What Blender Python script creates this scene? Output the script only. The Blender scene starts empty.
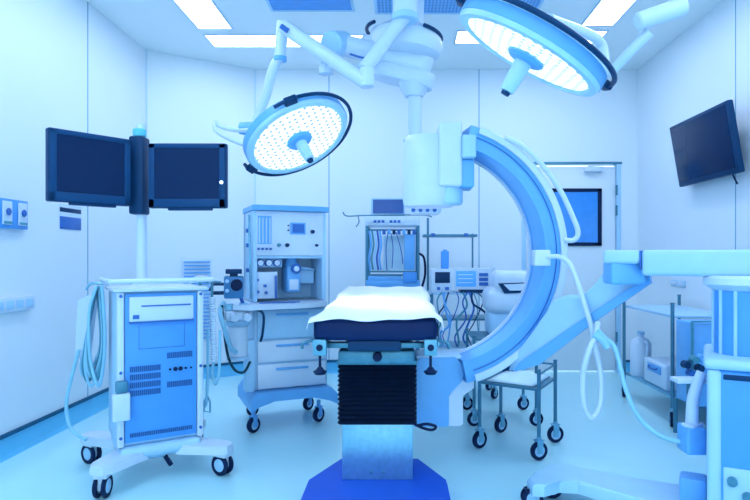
import bpy, bmesh, math, random
from mathutils import Vector, Matrix
random.seed(7)
C = bpy.context.scene.collection
V = Vector
PI = math.pi
F, CX, CY, H = 600.0, 400.0, 257.0, 1.14      # lens and eye height measured from the room's vanishing lines
ZC = 3.0                                       # ceiling height
XL, XR, YB, YF = -2.28, 2.35, 5.94, -3.4

def P(px, py, Y):
    s = F / Y
    return V(((px - CX) / s, Y, H - (py - CY) / s))

# ------------------------------------------------------------------ materials
MATS = {}
def mat(name, col, rough=0.45, metal=0.0, var=0.05, bump=0.0, scale=14, emit=None, estr=0.0, coat=0.0, spec=None):
    if name in MATS: return MATS[name]
    m = bpy.data.materials.new(name); m.use_nodes = True
    nt = m.node_tree; b = nt.nodes['Principled BSDF']
    b.inputs['Roughness'].default_value = rough
    b.inputs['Metallic'].default_value = metal
    if spec is None and max(col) < .3: spec = .15
    if spec is not None: b.inputs['Specular IOR Level'].default_value = spec
    if coat: b.inputs['Coat Weight'].default_value = coat
    tc = nt.nodes.new('ShaderNodeTexCoord')
    nz = nt.nodes.new('ShaderNodeTexNoise'); nz.inputs['Scale'].default_value = scale; nz.inputs['Detail'].default_value = 3
    nt.links.new(tc.outputs['Object'], nz.inputs['Vector'])
    rp = nt.nodes.new('ShaderNodeValToRGB')
    lo = [c * (1 - var) for c in col]; hi = [min(1, c * (1 + var)) for c in col]
    rp.color_ramp.elements[0].position = .3; rp.color_ramp.elements[0].color = (*lo, 1)
    rp.color_ramp.elements[1].position = .7; rp.color_ramp.elements[1].color = (*hi, 1)
    nt.links.new(nz.outputs['Fac'], rp.inputs['Fac'])
    nt.links.new(rp.outputs['Color'], b.inputs['Base Color'])
    if bump:
        bp = nt.nodes.new('ShaderNodeBump'); bp.inputs['Strength'].default_value = bump; bp.inputs['Distance'].default_value = .01
        nt.links.new(nz.outputs['Fac'], bp.inputs['Height']); nt.links.new(bp.outputs['Normal'], b.inputs['Normal'])
    if emit:
        b.inputs['Emission Color'].default_value = (*emit, 1); b.inputs['Emission Strength'].default_value = estr
    MATS[name] = m
    return m

wall_m   = mat('wall_panel', (.77, .875, .95), .45, var=.01, scale=2)
ceil_m   = mat('ceiling_paint', (.88, .97, .99), .6, var=.01, scale=2)
white_m  = mat('white_enamel', (.63, .77, .92), .32, var=.02)
pale_m   = mat('pale_blue_plastic', (.40, .68, .92), .35, var=.03)
mid_m    = mat('mid_blue_paint', (.14, .46, .88), .38, var=.03)
blue_m   = mat('blue_panel', (.07, .35, .85), .4, var=.03)
deep_m   = mat('deep_blue', (.02, .14, .5), .4)
royal_m  = mat('royal_blue_base', (.001, .085, .60), .5, var=.03)
navy_m   = mat('navy_plastic', (.004, .045, .13), .4)
black_m  = mat('black_rubber', (.003, .018, .07), .5)
pad_m    = mat('navy_vinyl_pad', (.002, .018, .09), .38, bump=.05)
steel_m  = mat('brushed_steel', (.22, .50, .66), .32, metal=.75, var=.1, scale=40)
dsteel_m = mat('dull_steel', (.07, .25, .36), .35, metal=.5, var=.1, scale=40)
screen_m = mat('dark_screen', (.001, .022, .085), .22, var=.02)
drape_m  = mat('white_drape', (.88, .91, .97), .8, var=.02, bump=.25, scale=9)
cable_m  = mat('pale_cable', (.28, .62, .82), .4)
teal_m   = mat('teal_tube', (.06, .30, .42), .4)
seam_m   = mat('seam_shadow_gap', (.10, .36, .55), .6)
cove_m   = mat('vinyl_coving', (.10, .52, .82), .35, var=.03)
trimd_m  = mat('dark_coving_edge', (.01, .11, .22), .5)
lampd_m  = mat('lamp_housing', (.45, .76, .96), .3)
disp_m   = mat('lit_display', (.05, .3, .8), .3, emit=(.10, .42, .9), estr=.22)
tube_l   = mat('strip_light', (.9, .96, 1), .5, emit=(.68, .78, 1.0), estr=5.6)
cloth_m  = mat('white_cloth', (.60, .84, .97), .8, bump=.2)
teal_cap = mat('cyan_cap', (.12, .60, .72), .4)

def floor_mat():
    m = bpy.data.materials.new('vinyl_floor'); m.use_nodes = True
    nt = m.node_tree; b = nt.nodes['Principled BSDF']
    b.inputs['Roughness'].default_value = .26
    tc = nt.nodes.new('ShaderNodeTexCoord')
    n1 = nt.nodes.new('ShaderNodeTexNoise'); n1.inputs['Scale'].default_value = 1.3; n1.inputs['Detail'].default_value = 4
    n2 = nt.nodes.new('ShaderNodeTexNoise'); n2.inputs['Scale'].default_value = 90
    mx = nt.nodes.new('ShaderNodeMixRGB'); mx.inputs['Fac'].default_value = .3
    for n in (n1, n2): nt.links.new(tc.outputs['Object'], n.inputs['Vector'])
    nt.links.new(n1.outputs['Fac'], mx.inputs['Color1']); nt.links.new(n2.outputs['Fac'], mx.inputs['Color2'])
    rp = nt.nodes.new('ShaderNodeValToRGB')
    rp.color_ramp.elements[0].position = .3; rp.color_ramp.elements[0].color = (.46, .86, .96, 1)
    rp.color_ramp.elements[1].position = .7; rp.color_ramp.elements[1].color = (.54, .91, .98, 1)
    nt.links.new(mx.outputs['Color'], rp.inputs['Fac']); nt.links.new(rp.outputs['Color'], b.inputs['Base Color'])
    return m
floor_m = floor_mat()

def dots_mat(name, scale, thr, c_dot, c_bg, emit=False, estr=1.0, rough=.4):
    m = bpy.data.materials.new(name); m.use_nodes = True
    nt = m.node_tree; b = nt.nodes['Principled BSDF']; b.inputs['Roughness'].default_value = rough
    tc = nt.nodes.new('ShaderNodeTexCoord')
    vo = nt.nodes.new('ShaderNodeTexVoronoi'); vo.voronoi_dimensions = '2D'; vo.inputs['Scale'].default_value = scale; vo.inputs['Randomness'].default_value = .25 if emit else 0
    nt.links.new(tc.outputs['Object'], vo.inputs['Vector'])
    rp = nt.nodes.new('ShaderNodeValToRGB')
    rp.color_ramp.elements[0].position = thr; rp.color_ramp.elements[0].color = (*c_dot, 1)
    rp.color_ramp.elements[1].position = thr + .08; rp.color_ramp.elements[1].color = (*c_bg, 1)
    nt.links.new(vo.outputs['Distance'], rp.inputs['Fac'])
    nt.links.new(rp.outputs['Color'], b.inputs['Base Color'])
    if emit:
        nt.links.new(rp.outputs['Color'], b.inputs['Emission Color']); b.inputs['Emission Strength'].default_value = estr
    return m
led_m = dots_mat('led_lens', 27, .21, (.24, .34, .47), (.90, .96, 1.0), True, .60)
perf_m = dots_mat('perforated_grille', 38, .30, (.02, .20, .55), (.13, .48, .90))

# ------------------------------------------------------------------ mesh builder
class MB:
    def __init__(s): s.v = []; s.f = []
    def add(s, vs, fs, M=None):
        o = len(s.v)
        s.v += [(M @ V(v)) if M else V(v) for v in vs]
        s.f += [tuple(i + o for i in f) for f in fs]
        return s
    def box(s, lo, hi, bev=0.0, M=None, seg=2):
        bm = bmesh.new(); bmesh.ops.create_cube(bm, size=1)
        lo, hi = V(lo), V(hi); d = hi - lo; c = (hi + lo) / 2
        for v in bm.verts: v.co = V((v.co.x * d.x, v.co.y * d.y, v.co.z * d.z)) + c
        if bev:
            bev = min(bev, min(abs(x) for x in d) * .45)
            bmesh.ops.bevel(bm, geom=bm.edges[:], offset=bev, segments=seg, affect='EDGES', profile=.5)
        bm.verts.index_update()
        s.add([v.co.copy() for v in bm.verts], [[v.index for v in f.verts] for f in bm.faces], M); bm.free()
        return s
    def cyl(s, a, b, r, r2=None, n=20, bev=0.0):
        a, b = V(a), V(b); r2 = r if r2 is None else r2
        if bev:
            L = (b - a).length; q = bev / L if L else 0
            return s.lathe([(0, 0), (r - bev, 0), (r, bev), (r2, L - bev), (r2 - bev, L), (0, L)], a, b - a, n)
        return s.lathe([(0, 0), (r, 0), (r2, (b - a).length), (0, (b - a).length)], a, b - a, n)
    def lathe(s, prof, origin, axis, n=24):
        q = V(axis).normalized().to_track_quat('Z', 'Y').to_matrix().to_4x4(); q.translation = V(origin)
        vs = []; fs = []
        for r, z in prof:
            for i in range(n):
                a = 2 * PI * i / n; vs.append((r * math.cos(a), r * math.sin(a), z))
        for k in range(len(prof) - 1):
            for i in range(n):
                j = (i + 1) % n
                fs.append((k * n + i, k * n + j, (k + 1) * n + j, (k + 1) * n + i))
        bm = bmesh.new()
        bv = [bm.verts.new(v) for v in vs]
        for f in fs: bm.faces.new([bv[i] for i in f])
        bmesh.ops.remove_doubles(bm, verts=bm.verts[:], dist=1e-6)
        bm.verts.index_update()
        s.add([v.co.copy() for v in bm.verts], [[v.index for v in f.verts] for f in bm.faces], q); bm.free()
        return s
    def tube(s, pts, r, n=10, smooth=True, closed=False):
        pts = [V(p) for p in pts]
        if smooth and len(pts) > 2:
            out = []; N = len(pts)
            rng = range(N if closed else N - 1)
            for i in rng:
                if closed: p0, p1, p2, p3 = pts[i - 1], pts[i], pts[(i + 1) % N], pts[(i + 2) % N]
                else: p0, p1, p2, p3 = pts[max(i - 1, 0)], pts[i], pts[i + 1], pts[min(i + 2, N - 1)]
                for k in range(6):
                    t = k / 6
                    out.append(.5 * ((2 * p1) + (p2 - p0) * t + (2 * p0 - 5 * p1 + 4 * p2 - p3) * t * t + (3 * p1 - p0 - 3 * p2 + p3) * t ** 3))
            if not closed: out.append(pts[-1])
            pts = out
        N = len(pts); vs = []; fs = []; up = None
        for i, p in enumerate(pts):
            a = pts[i - 1] if (i > 0 or closed) else p; b = pts[(i + 1) % N] if (i < N - 1 or closed) else p
            t = (b - a).normalized()
            if up is None: up = t.orthogonal().normalized()
            up = (up - t * up.dot(t)); up = up.normalized() if up.length > 1e-6 else t.orthogonal().normalized()
            w = t.cross(up)
            rr = r(i / (N - 1)) if callable(r) else r
            for k in range(n):
                an = 2 * PI * k / n; vs.append(p + up * math.cos(an) * rr + w * math.sin(an) * rr)
        for i in range(N if closed else N - 1):
            j = (i + 1) % N
            for k in range(n):
                l = (k + 1) % n; fs.append((i * n + k, i * n + l, j * n + l, j * n + k))
        if not closed: fs += [tuple(range(n))[::-1], tuple((N - 1) * n + k for k in range(n))]
        return s.add(vs, fs)
    def prism(s, poly, vec, M=None):
        n = len(poly); vec = V(vec); poly = [V(p) for p in poly]
        return s.add(poly + [p + vec for p in poly],
                     [tuple(range(n))[::-1], tuple(range(n, 2 * n))] + [(i, (i + 1) % n, n + (i + 1) % n, n + i) for i in range(n)], M)
    def build(s, name, m, parent=None, local=False, sharp=35):
        me = bpy.data.meshes.new(name)
        me.from_pydata([tuple(v) for v in s.v], [], s.f); me.validate()
        if parent is not None and not local: me.transform(WM[parent.name].inverted())
        bm = bmesh.new(); bm.from_mesh(me); bmesh.ops.recalc_face_normals(bm, faces=bm.faces[:])
        for f in bm.faces: f.smooth = True
        bm.to_mesh(me); bm.free()
        me.set_sharp_from_angle(angle=math.radians(sharp))
        me.materials.append(m)
        o = bpy.data.objects.new(name, me); C.objects.link(o)
        if parent is not None: o.parent = parent; WM[o.name] = WM[parent.name]
        else: WM[o.name] = Matrix()
        return o
WM = {}

def thing(name, label, cat, loc=(0, 0, 0), rz=0, group=None, M=None):
    o = bpy.data.objects.new(name, None); C.objects.link(o); o.empty_display_size = .1
    if M is None: M = Matrix.Translation(V(loc)) @ Matrix.Rotation(rz, 4, 'Z')
    o.matrix_world = M; o.location, o.rotation_euler = M.to_translation(), M.to_euler()
    WM[o.name] = M
    return tag(o, label, cat, group)
def tag(o, label, cat, group=None):
    o['label'] = label; o['category'] = cat
    if group: o['group'] = group
    return o
def struct(mb, name, m, parent=None):
    o = mb.build(name, m, parent)
    if parent is None: o['kind'] = 'structure'
    return o
def part(mb, name, m, parent, label=None, local=False, sharp=35):
    o = mb.build(name, m, parent, local, sharp)
    if label: o['label'] = label
    return o

# ------------------------------------------------------------------ room
struct(MB().box((XL - .1, YF - .1, -.1), (XR + .1, YB + .1, 0)), 'floor', floor_m)
struct(MB().box((XL - .1, YF - .1, ZC), (XR + .1, YB + .1, ZC + .1)), 'ceiling', ceil_m)
YC = F / (207 / 1.86)            # where the left wall turns into the canted corner
XC2 = (255 - CX) / (F / YB)
struct(MB().box((XL - .1, YF, 0), (XL, YC, ZC)), 'wall_left', wall_m)
n0 = V((XL, YC, 0)); n1 = V((XC2, YB, 0)); dd = (n1 - n0); nn = V((-dd.y, dd.x, 0)).normalized() * .1
struct(MB().prism([n0, n1, n1 + nn, n0 + nn], (0, 0, ZC)), 'wall_back_left', wall_m)
struct(MB().box((XR, YF, 0), (XR + .1, YB, ZC)), 'wall_right', wall_m)
DX0, DX1, DZ = 1.205, 2.185, 2.08
struct(MB().box((XC2 - .05, YB, 0), (DX0, YB + .1, ZC)).box((DX1, YB, 0), (XR + .1, YB + .1, ZC)).box((DX0, YB, DZ), (DX1, YB + .1, ZC)), 'wall_back', wall_m)

# coving along the walls
def cove(a, b, n, name):
    a, b, n = V(a), V(b), V(n)
    prof = [(0, 0), (.07, 0), (.03, .015), (.012, .05), (.008, .1), (0, .1)]
    m = MB(); poly = [a + n * x + V((0, 0, z)) for x, z in prof]
    m.prism(poly, b - a); o = struct(m, name, cove_m)
    m = MB(); m.prism([a + n * x + V((0, 0, z)) for x, z in [(0, .1), (.014, .1), (.014, .122), (0, .122)]], b - a)
    struct(m, name.replace('baseboard', 'trim_edge'), trimd_m)
cove((XL, YF, 0), (XL, YC, 0), (1, 0, 0), 'baseboard_left')
cove((XR, YF, 0), (XR, YB, 0), (-1, 0, 0), 'baseboard_right')
cove(n0, n1, -nn.normalized(), 'baseboard_back_left')
cove((XC2, YB, 0), (DX0 - .05, YB, 0), (0, -1, 0), 'baseboard_back')
cove((DX1 + .05, YB, 0), (XR, YB, 0), (0, -1, 0), 'baseboard_back_right')
# panel seams
k = 1
for x, y, d in [(XL, 4.38, 'x'), (XL, 2.2, 'x'), (XR, 4.2, 'x'), (XR, 2.0, 'x'), ((329 - CX) / 101, YB, 'y'), ((479 - CX) / 101, YB, 'y')]:
    m = MB()
    if d == 'x':
        sx = .002 if x < 0 else -.002
        m.box((min(x, x + sx), y - .004, .12), (max(x, x + sx), y + .004, ZC))
    else: m.box((x - .004, y - .002, .12), (x + .004, y, ZC))
    struct(m, 'trim_%d' % k, seam_m); k += 1
for c in (n0, n1):
    q = -nn.normalized()
    m = MB().box((c.x - .005 + q.x * .006, c.y - .005 + q.y * .006, .12), (c.x + .005 + q.x * .006, c.y + .005 + q.y * .006, ZC))
    struct(m, 'trim_%d' % k, mat('corner_seam', (.58, .78, .92), .6)); k += 1

# door
dr = struct(MB().box((DX0 + .045, YB + .02, .01), (DX1 - .045, YB + .065, DZ - .045), .003), 'door_1', wall_m)
wx0, wx1, wz0, wz1 = 1.49, 2.0, 1.25, 1.82
part(MB().box((DX0, YB - .012, 0), (DX0 + .04, YB + .09, DZ), .003).box((DX1 - .04, YB - .012, 0), (DX1, YB + .09, DZ), .003), 'door_jamb', pale_m, dr)
part(MB().box((DX0 - .01, YB - .016, DZ - .022), (DX1 + .01, YB + .09, DZ), .003), 'door_head', dsteel_m, dr)
fr = MB()
for lo, hi in [((wx0, YB + .0, wz0), (wx0 + .04, YB + .02, wz1)), ((wx1 - .04, YB, wz0), (wx1, YB + .02, wz1)), ((wx0, YB, wz0), (wx1, YB + .02, wz0 + .035)), ((wx0, YB, wz1 - .035), (wx1, YB + .02, wz1))]:
    fr.box(lo, hi, .004)
vf = part(fr, 'vision_panel_frame', black_m, dr, 'dark blue frame round the door window')
part(MB().box((wx0 + .03, YB + .008, wz0 + .03), (wx1 - .03, YB + .019, wz1 - .03)), 'vision_panel_glass', mat('door_glass', (.06, .33, .85), .08), vf)
hd = MB().box((DX0 + .08, YB - .002, 1.0), (DX0 + .12, YB + .02, 1.13), .005).tube([(DX0 + .1, YB, 1.09), (DX0 + .1, YB - .05, 1.09), (DX0 + .2, YB - .05, 1.09)], .009, smooth=False)
part(hd, 'door_handle', dsteel_m, dr)
part(MB().box((1.82, YB - .04, 1.98), (2.0, YB + .02, 2.03), .008).tube([(1.85, YB - .03, 2.035), (2.02, YB - .06, 2.04), (2.10, YB - .02, 2.045)], .006, smooth=False), 'door_closer', white_m, dr)
for z in (1.75, 1.55, .3):
    part(MB().cyl((DX1 - .045, YB - .012, z), (DX1 - .045, YB - .012, z + .10), .011, n=10), 'hinge', dsteel_m, dr)

# ceiling light strips (recessed)
def strip(x0, x1, y0, y1, label):
    t = thing('ceiling_light', label, 'ceiling light', ((x0 + x1) / 2, (y0 + y1) / 2, ZC), group='recessed strip lights')
    fr = MB()
    for a, b in [((x0 - .015, y0 - .015), (x0, y1 + .015)), ((x1, y0 - .015), (x1 + .015, y1 + .015)), ((x0, y0 - .015), (x1, y0)), ((x0, y1), (x1, y1 + .015))]:
        fr.box((a[0], a[1], ZC - .008), (b[0], b[1], ZC + .002))
    part(fr, 'frame', white_m, t)
    part(MB().box((x0, y0, ZC - .005), (x1, y1, ZC)), 'diffuser', tube_l, t)
strip(-1.63, -1.37, -1.6, 4.87, 'long white strip light running down the left of the ceiling')
strip(-1.63, -.30, 5.02, 5.29, 'white strip light across the back of the ceiling, left')
strip(1.46, 1.70, -1.6, 4.80, 'long white strip light running down the right of the ceiling')
strip(.48, 1.70, 4.93, 5.20, 'white strip light across the back of the ceiling, right')
strip(-1.37, 1.46, -1.6, -1.35, 'white strip light across the front of the ceiling')
def grille(x0, x1, y0, y1, label, m):
    t = thing('ceiling_vent', label, 'vent', ((x0 + x1) / 2, (y0 + y1) / 2, ZC), group='air supply panels in the ceiling')
    fr = MB()
    for a, b in [((x0 - .02, y0), (x0, y1)), ((x1, y0), (x1 + .02, y1)), ((x0 - .02, y0 - .02), (x1 + .02, y0)), ((x0 - .02, y1), (x1 + .02, y1 + .02))]:
        fr.box((a[0], a[1], ZC - .012), (b[0], b[1], ZC))
    part(fr, 'frame', pale_m, t)
    part(MB().box((x0, y0, ZC - .006), (x1, y1, ZC)), 'perforated_panel', m, t)
grille(-.95, -.36, 3.3, 4.50, 'blue air supply panel left of the lamp mount', mat('filter_panel', (.07, .36, .85), .5))
grille(-.17, 1.02, 3.3, 4.55, 'perforated blue air supply panel behind the right lamp', perf_m)

# ------------------------------------------------------------------ wall fittings
def wall_left_box(px0, px1, z0, z1, d):
    y0 = F / ((CX - px0) / -XL); y1 = F / ((CX - px1) / -XL)
    return (XL, y0, z0), (XL + d, y1, z1), y0, y1
t = thing('gas_outlet_panel', 'blue medical gas panel with two outlets on left wall', 'gas outlet', (XL, 3.5, 1.3))
ga, gb = 3.36, 3.63
part(MB().box((XL, ga, 1.305), (XL + .03, gb, 1.475), .004), 'back_plate', blue_m, t)
for y in (ga + .07, gb - .06):
    f = part(MB().box((XL + .03, y - .04, 1.325), (XL + .04, y + .04, 1.46), .004), 'outlet_plate', white_m, t)
    part(MB().cyl((XL + .04, y, 1.40), (XL + .05, y, 1.40), .022, n=16, bev=.004), 'outlet_socket', deep_m, f)
    part(MB().box((XL + .04, y - .035, 1.33), (XL + .043, y + .035, 1.345)), 'coloured_strip', teal_m, f)
t = thing('wall_notice', 'small dark blue notice with white band on left wall', 'sign', (XL, 4.1, 1.3))
part(MB().box((XL, 4.02, 1.33), (XL + .006, 4.28, 1.415), .001), 'lower_panel', deep_m, t)
part(MB().box((XL, 4.02, 1.445), (XL + .006, 4.28, 1.475), .001), 'upper_band', navy_m, t)
part(MB().box((XL, 4.02, 1.415), (XL + .005, 4.28, 1.445)).box((XL, 4.02, 1.475), (XL + .005, 4.28, 1.50)), 'white_band', white_m, t)
t = thing('power_outlet', 'long white socket strip low on left wall', 'power outlet', (XL, 3.5, .85))
part(MB().box((XL, 3.3, .82), (XL + .03, 3.70, .905), .006), 'back_plate', white_m, t)
for i in range(4):
    y = 3.34 + i * .09
    part(MB().box((XL + .03, y, .84), (XL + .034, y + .065, .888), .002), 'socket', pale_m, t)
t = thing('power_outlet', 'small pale outlet plate on the right wall above the steel cart', 'power outlet', (XR, 5.05, .92))
part(MB().box((XR - .012, 4.93, .895), (XR, 5.18, .945), .004), 'back_plate', pale_m, t)
for i in range(2): part(MB().box((XR - .016, 4.95 + i * .12, .903), (XR - .012, 5.04 + i * .12, .937), .002), 'socket', white_m, t)
# louvred vent on canted wall
ang = math.atan2(dd.y, dd.x)
Mv = Matrix.Translation(n0.lerp(n1, .44)) @ Matrix.Rotation(ang, 4, 'Z')
t = thing('wall_vent', 'white louvred air return grille on canted back wall', 'vent', M=Mv)
part(MB().box((-.14, -.012, .35), (.14, 0, 1.13), .004), 'frame', white_m, t, local=True)
for i in range(22):
    z = .375 + i * .034
    part(MB().box((-.12, -.024, z), (.12, -.012, z + .012)), 'louvre', mid_m, t, local=True)

# TV on the right wall
ptl, ptr = P(669, 128.6, 5.04), P(729, 102, 4.14)
e_y = V((0, -1, 0)); tilt = math.atan2(.085, .5)
up = V((-math.sin(tilt), 0, math.cos(tilt))); outn = V((-math.cos(tilt), 0, -math.sin(tilt)))
Mt = Matrix(((0, -outn.x, up.x, 2.25), (-1, 0, 0, 4.41), (0, -outn.z, up.z, 1.70), (0, 0, 0, 1)))
# local x towards the camera, y into the wall, z up the screen
t = thing('wall_monitor', 'dark widescreen monitor tilted forward on the right wall', 'monitor', M=Mt)
part(MB().box((-.43, 0, 0), (.43, .045, .49), .012), 'casing', navy_m, t, local=True)
part(MB().box((-.40, -.004, .04), (.40, .004, .465), .001), 'screen', screen_m, t, local=True)
part(MB().box((-.12, .05, .2), (.12, .075, .36), .008).box((-.04, .05, .23), (.04, .095, .33), .006), 'wall_bracket', deep_m, t, local=True)
part(MB().tube([(.30, .03, .0), (.30, .05, -.07)], .006, smooth=False), 'antenna_stub', black_m, t, local=True)

# ------------------------------------------------------------------ casters
def caster(parent, x, y, r, w=.03, yaw=0, top=None, forkm=None, twin=False, tyre=None, hub=None, sunk=0):
    """x, y in the parent's own frame"""
    M = Matrix.Translation((x, y, r)) @ Matrix.Rotation(yaw, 4, 'Z')
    top = top if top else r * 2.3
    fk = MB()
    off = r * .25
    if twin:
        fk.box((-r * .55, -w * .45, -r * .3), (r * .6, w * .45, top - r), .006, M)
        fk.box((-r * .7, -w * 1.2, r * .75), (r * .8, w * 1.2, top - r), .008, M)
    else:
        for sgn in (-1, 1):
            fk.box((-r * .35, sgn * (w / 2 + .003) - .002, -r * .25), (r * .35, sgn * (w / 2 + .003) + .002, r * 1.1), .001, M)
        fk.box((-r * .5, -w / 2 - .006, r * 1.08), (r * .5, w / 2 + .006, r * 1.22), .003, M)
        fk.cyl(M @ V((0, 0, r * 1.15)), M @ V((0, 0, top - r)), r * .28, n=12)
    f = fk.build('caster', forkm or steel_m, parent, True)
    ty = MB(); hb = MB()
    rows = ((-w * 1.0, -w * .4), (w * .4, w * 1.0)) if twin else ((-w / 2, w / 2),)
    for a, b in rows:
        p0, p1 = M @ V((0, a, 0)), M @ V((0, b, 0)); wd = b - a
        ax = p1 - p0
        ty.lathe([(r * .62, 0), (r * .93, 0), (r, wd * .25), (r, wd * .75), (r * .93, wd), (r * .62, wd), (r * .62, 0)], p0, ax, 24)
        hb.lathe([(0, -.002), (r * .3, -.002), (r * .35, wd * .1), (r * .63, wd * .1), (r * .63, wd * .9), (r * .35, wd * .9), (r * .3, wd + .002), (0, wd + .002)], p0, ax, 20)
    ty.build('tyre', tyre or black_m, f, True)
    hb.build('wheel_hub', hub or pale_m, f, True)
    return f

# ------------------------------------------------------------------ operating table
TX = -.105
t = thing('operating_table', 'operating table with navy pad, black bellows column and blue base', 'operating table', (TX, 2.8, 0))
bp = [(-.30, 2.44), (.30, 2.44), (.325, 2.50), (.325, 2.80), (.20, 3.10), (-.20, 3.10), (-.325, 2.80), (-.325, 2.50)]
part(MB().prism([V((TX + x, y, .0)) for x, y in bp], (0, 0, .085)).prism([V((TX + x * .985, 2.77 + (y - 2.77) * .985, .085)) for x, y in bp], (0, 0, .015)), 'base', royal_m, t, 'flat royal blue base plate')
part(MB().box((TX - .165, 2.80, .10), (TX + .165, 3.06, .40), .004), 'column', steel_m, t)
for x in (-.03, .03):
    part(MB().cyl((TX + x, 2.80, .135), (TX + x, 2.793, .135), .007, n=10), 'screw', dsteel_m, t)
bl = MB(); N = 13
for i in range(N):
    z = .365 + i * .0215
    a = .183; b = .155; y0 = 2.76; y1 = 3.06; yc = (y0 + y1) / 2; hy = .15
    lv = []
    for zz, g in ((z, .012), (z + .0107, 0), (z + .0215, .012)):
        lv.append([(TX - a + g, yc - hy + g, zz), (TX + a - g, yc - hy + g, zz), (TX + a - g, yc + hy - g, zz), (TX - a + g, yc + hy - g, zz)])
    vs = sum(lv, []); fs = []
    for q in (0, 4):
        for j in range(4): fs.append((q + j, q + (j + 1) % 4, q + 4 + (j + 1) % 4, q + 4 + j))
    fs += [(3, 2, 1, 0), (8, 9, 10, 11)]
    bl.add(vs, fs)
part(bl, 'bellows', mat('bellows_fabric', (.001, .008, .028), .6), t, 'black pleated bellows round the column', sharp=20)
part(MB().box((TX - .185, 2.75, .645), (TX + .185, 3.07, .665), .004), 'bellows_plate', dsteel_m, t)
part(MB().box((TX - .17, 2.66, .665), (TX + .17, 3.06, .725), .01), 'tilt_head', dsteel_m, t)
for i in range(4):
    part(MB().cyl((TX - .14 + i * .093, 2.75, .655), (TX - .14 + i * .093, 2.744, .655), .005, n=8), 'screw', steel_m, t)
kn = part(MB().cyl((TX + .005, 2.66, .70), (TX + .005, 2.635, .70), .021, n=20, bev=.004), 'lock_knob', black_m, t)
fm = MB()
for sx in (-1, 1):
    fm.box((TX + sx * .235 - .014, 2.56, .745), (TX + sx * .235 + .014, 4.35, .775), .004)
for y in (2.60, 3.2, 3.8, 4.3): fm.box((TX - .23, y, .745), (TX + .23, y + .05, .768), .003)
fm.box((TX - .15, 2.70, .725), (TX + .15, 3.1, .748), .003)
part(fm, 'frame', dsteel_m, t)
part(MB().box((TX - .12, 2.575, .735), (TX + .11, 2.70, .782), .008), 'foot_latch', navy_m, t)
for sx in (-1, 1):
    rl = part(MB().box((TX + sx * .272 - .005, 2.60, .752), (TX + sx * .272 + .005, 4.30, .778), .002).box((TX + min(sx * .235, sx * .27), 2.7, .757), (TX + max(sx * .235, sx * .27), 2.73, .772)), 'side_rail', steel_m, t)
    cb = part(MB().box((TX + sx * .235 - .028, 2.535, .722), (TX + sx * .235 + .028, 2.58, .790), .005), 'clamp_block', mat('clamp_steel', (.13, .38, .52), .35, metal=.5), t)
    part(MB().cyl((TX + sx * .235, 2.535, .757), (TX + sx * .235, 2.528, .757), .014, n=16), 'socket_hole', black_m, cb)
    part(MB().tube([(TX + sx * .235, 2.55, .722), (TX + sx * .235, 2.55, .66)], .006, smooth=False).cyl((TX + sx * .235, 2.55, .655), (TX + sx * .235, 2.55, .642), .03, .022, 14).cyl((TX + sx * .235, 2.55, .672), (TX + sx * .235, 2.55, .655), .010, .022, 14), 'clamp_handle', black_m, cb)
    part(MB().tube([(TX + sx * .25, 2.6, .785), (TX + sx * .31, 2.58, .77), (TX + sx * .315, 2.58, .745)], .006), 'rail_hook', dsteel_m, t)
part(MB().tube([(TX + .15, 2.82, .37), (TX + .20, 2.78, .352), (TX + .25, 2.76, .345), (TX + .27, 2.76, .36), (TX + .23, 2.76, .372), (TX + .19, 2.78, .36)], .0065), 'control_cable', black_m, t)
part(MB().box((TX - .265, 2.55, .782), (TX + .265, 3.25, .875), .022, seg=3), 'foot_pad', pad_m, t)
Mr = Matrix.Translation((0, 3.26, .782)) @ Matrix.Rotation(math.radians(2.5), 4, 'X')
part(MB().box((TX - .265, 0, 0), (TX + .265, 1.09, .088), .022, Mr, 3), 'back_pad', pad_m, t)
# white drape over the pad
nx, ny = 30, 44
vs = []; fs = []
hw = .262
for j in range(ny + 1):
    v = j / ny; y = 2.528 + v * 1.72
    for i in range(nx + 1):
        u = i / nx * 2 - 1
        x = u * .292
        z = .884 + .004 * math.sin(9 * u + 5 * v) + .004 * math.sin(17 * v + 3 * u) + .045 * max(0, min(1, (v - .42) / .5)) + .006 * math.exp(-((u + .1) ** 2) * 3) * math.sin(PI * v)
        if abs(x) > hw:
            e = abs(x) - hw; z = .884 + .045 * max(0, min(1, (v - .42) / .5)) - e * (1.35 + .25 * math.sin(14 * v + u)); x = math.copysign(hw + .016 + e * .28 + .008 * math.sin(19 * v), x)
        yy = y
        if j == 0: z -= .010 + .005 * math.sin(5 * u + 1); yy = 2.528
        if j == 1: z -= .004
        vs.append((TX + x, yy + .01 * math.sin(6 * u) * (j == 0) * 0, z))
for j in range(ny):
    for i in range(nx):
        a = j * (nx + 1) + i; fs.append((a, a + 1, a + nx + 2, a + nx + 1))
m = MB(); m.add(vs, fs)
dp = m.build('surgical_drape', drape_m, None, sharp=80)
md = dp.modifiers.new('th', 'SOLIDIFY'); md.thickness = .003; md.offset = 1
tag(dp, 'bright white sheet spread over the operating table pad', 'drape')

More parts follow.
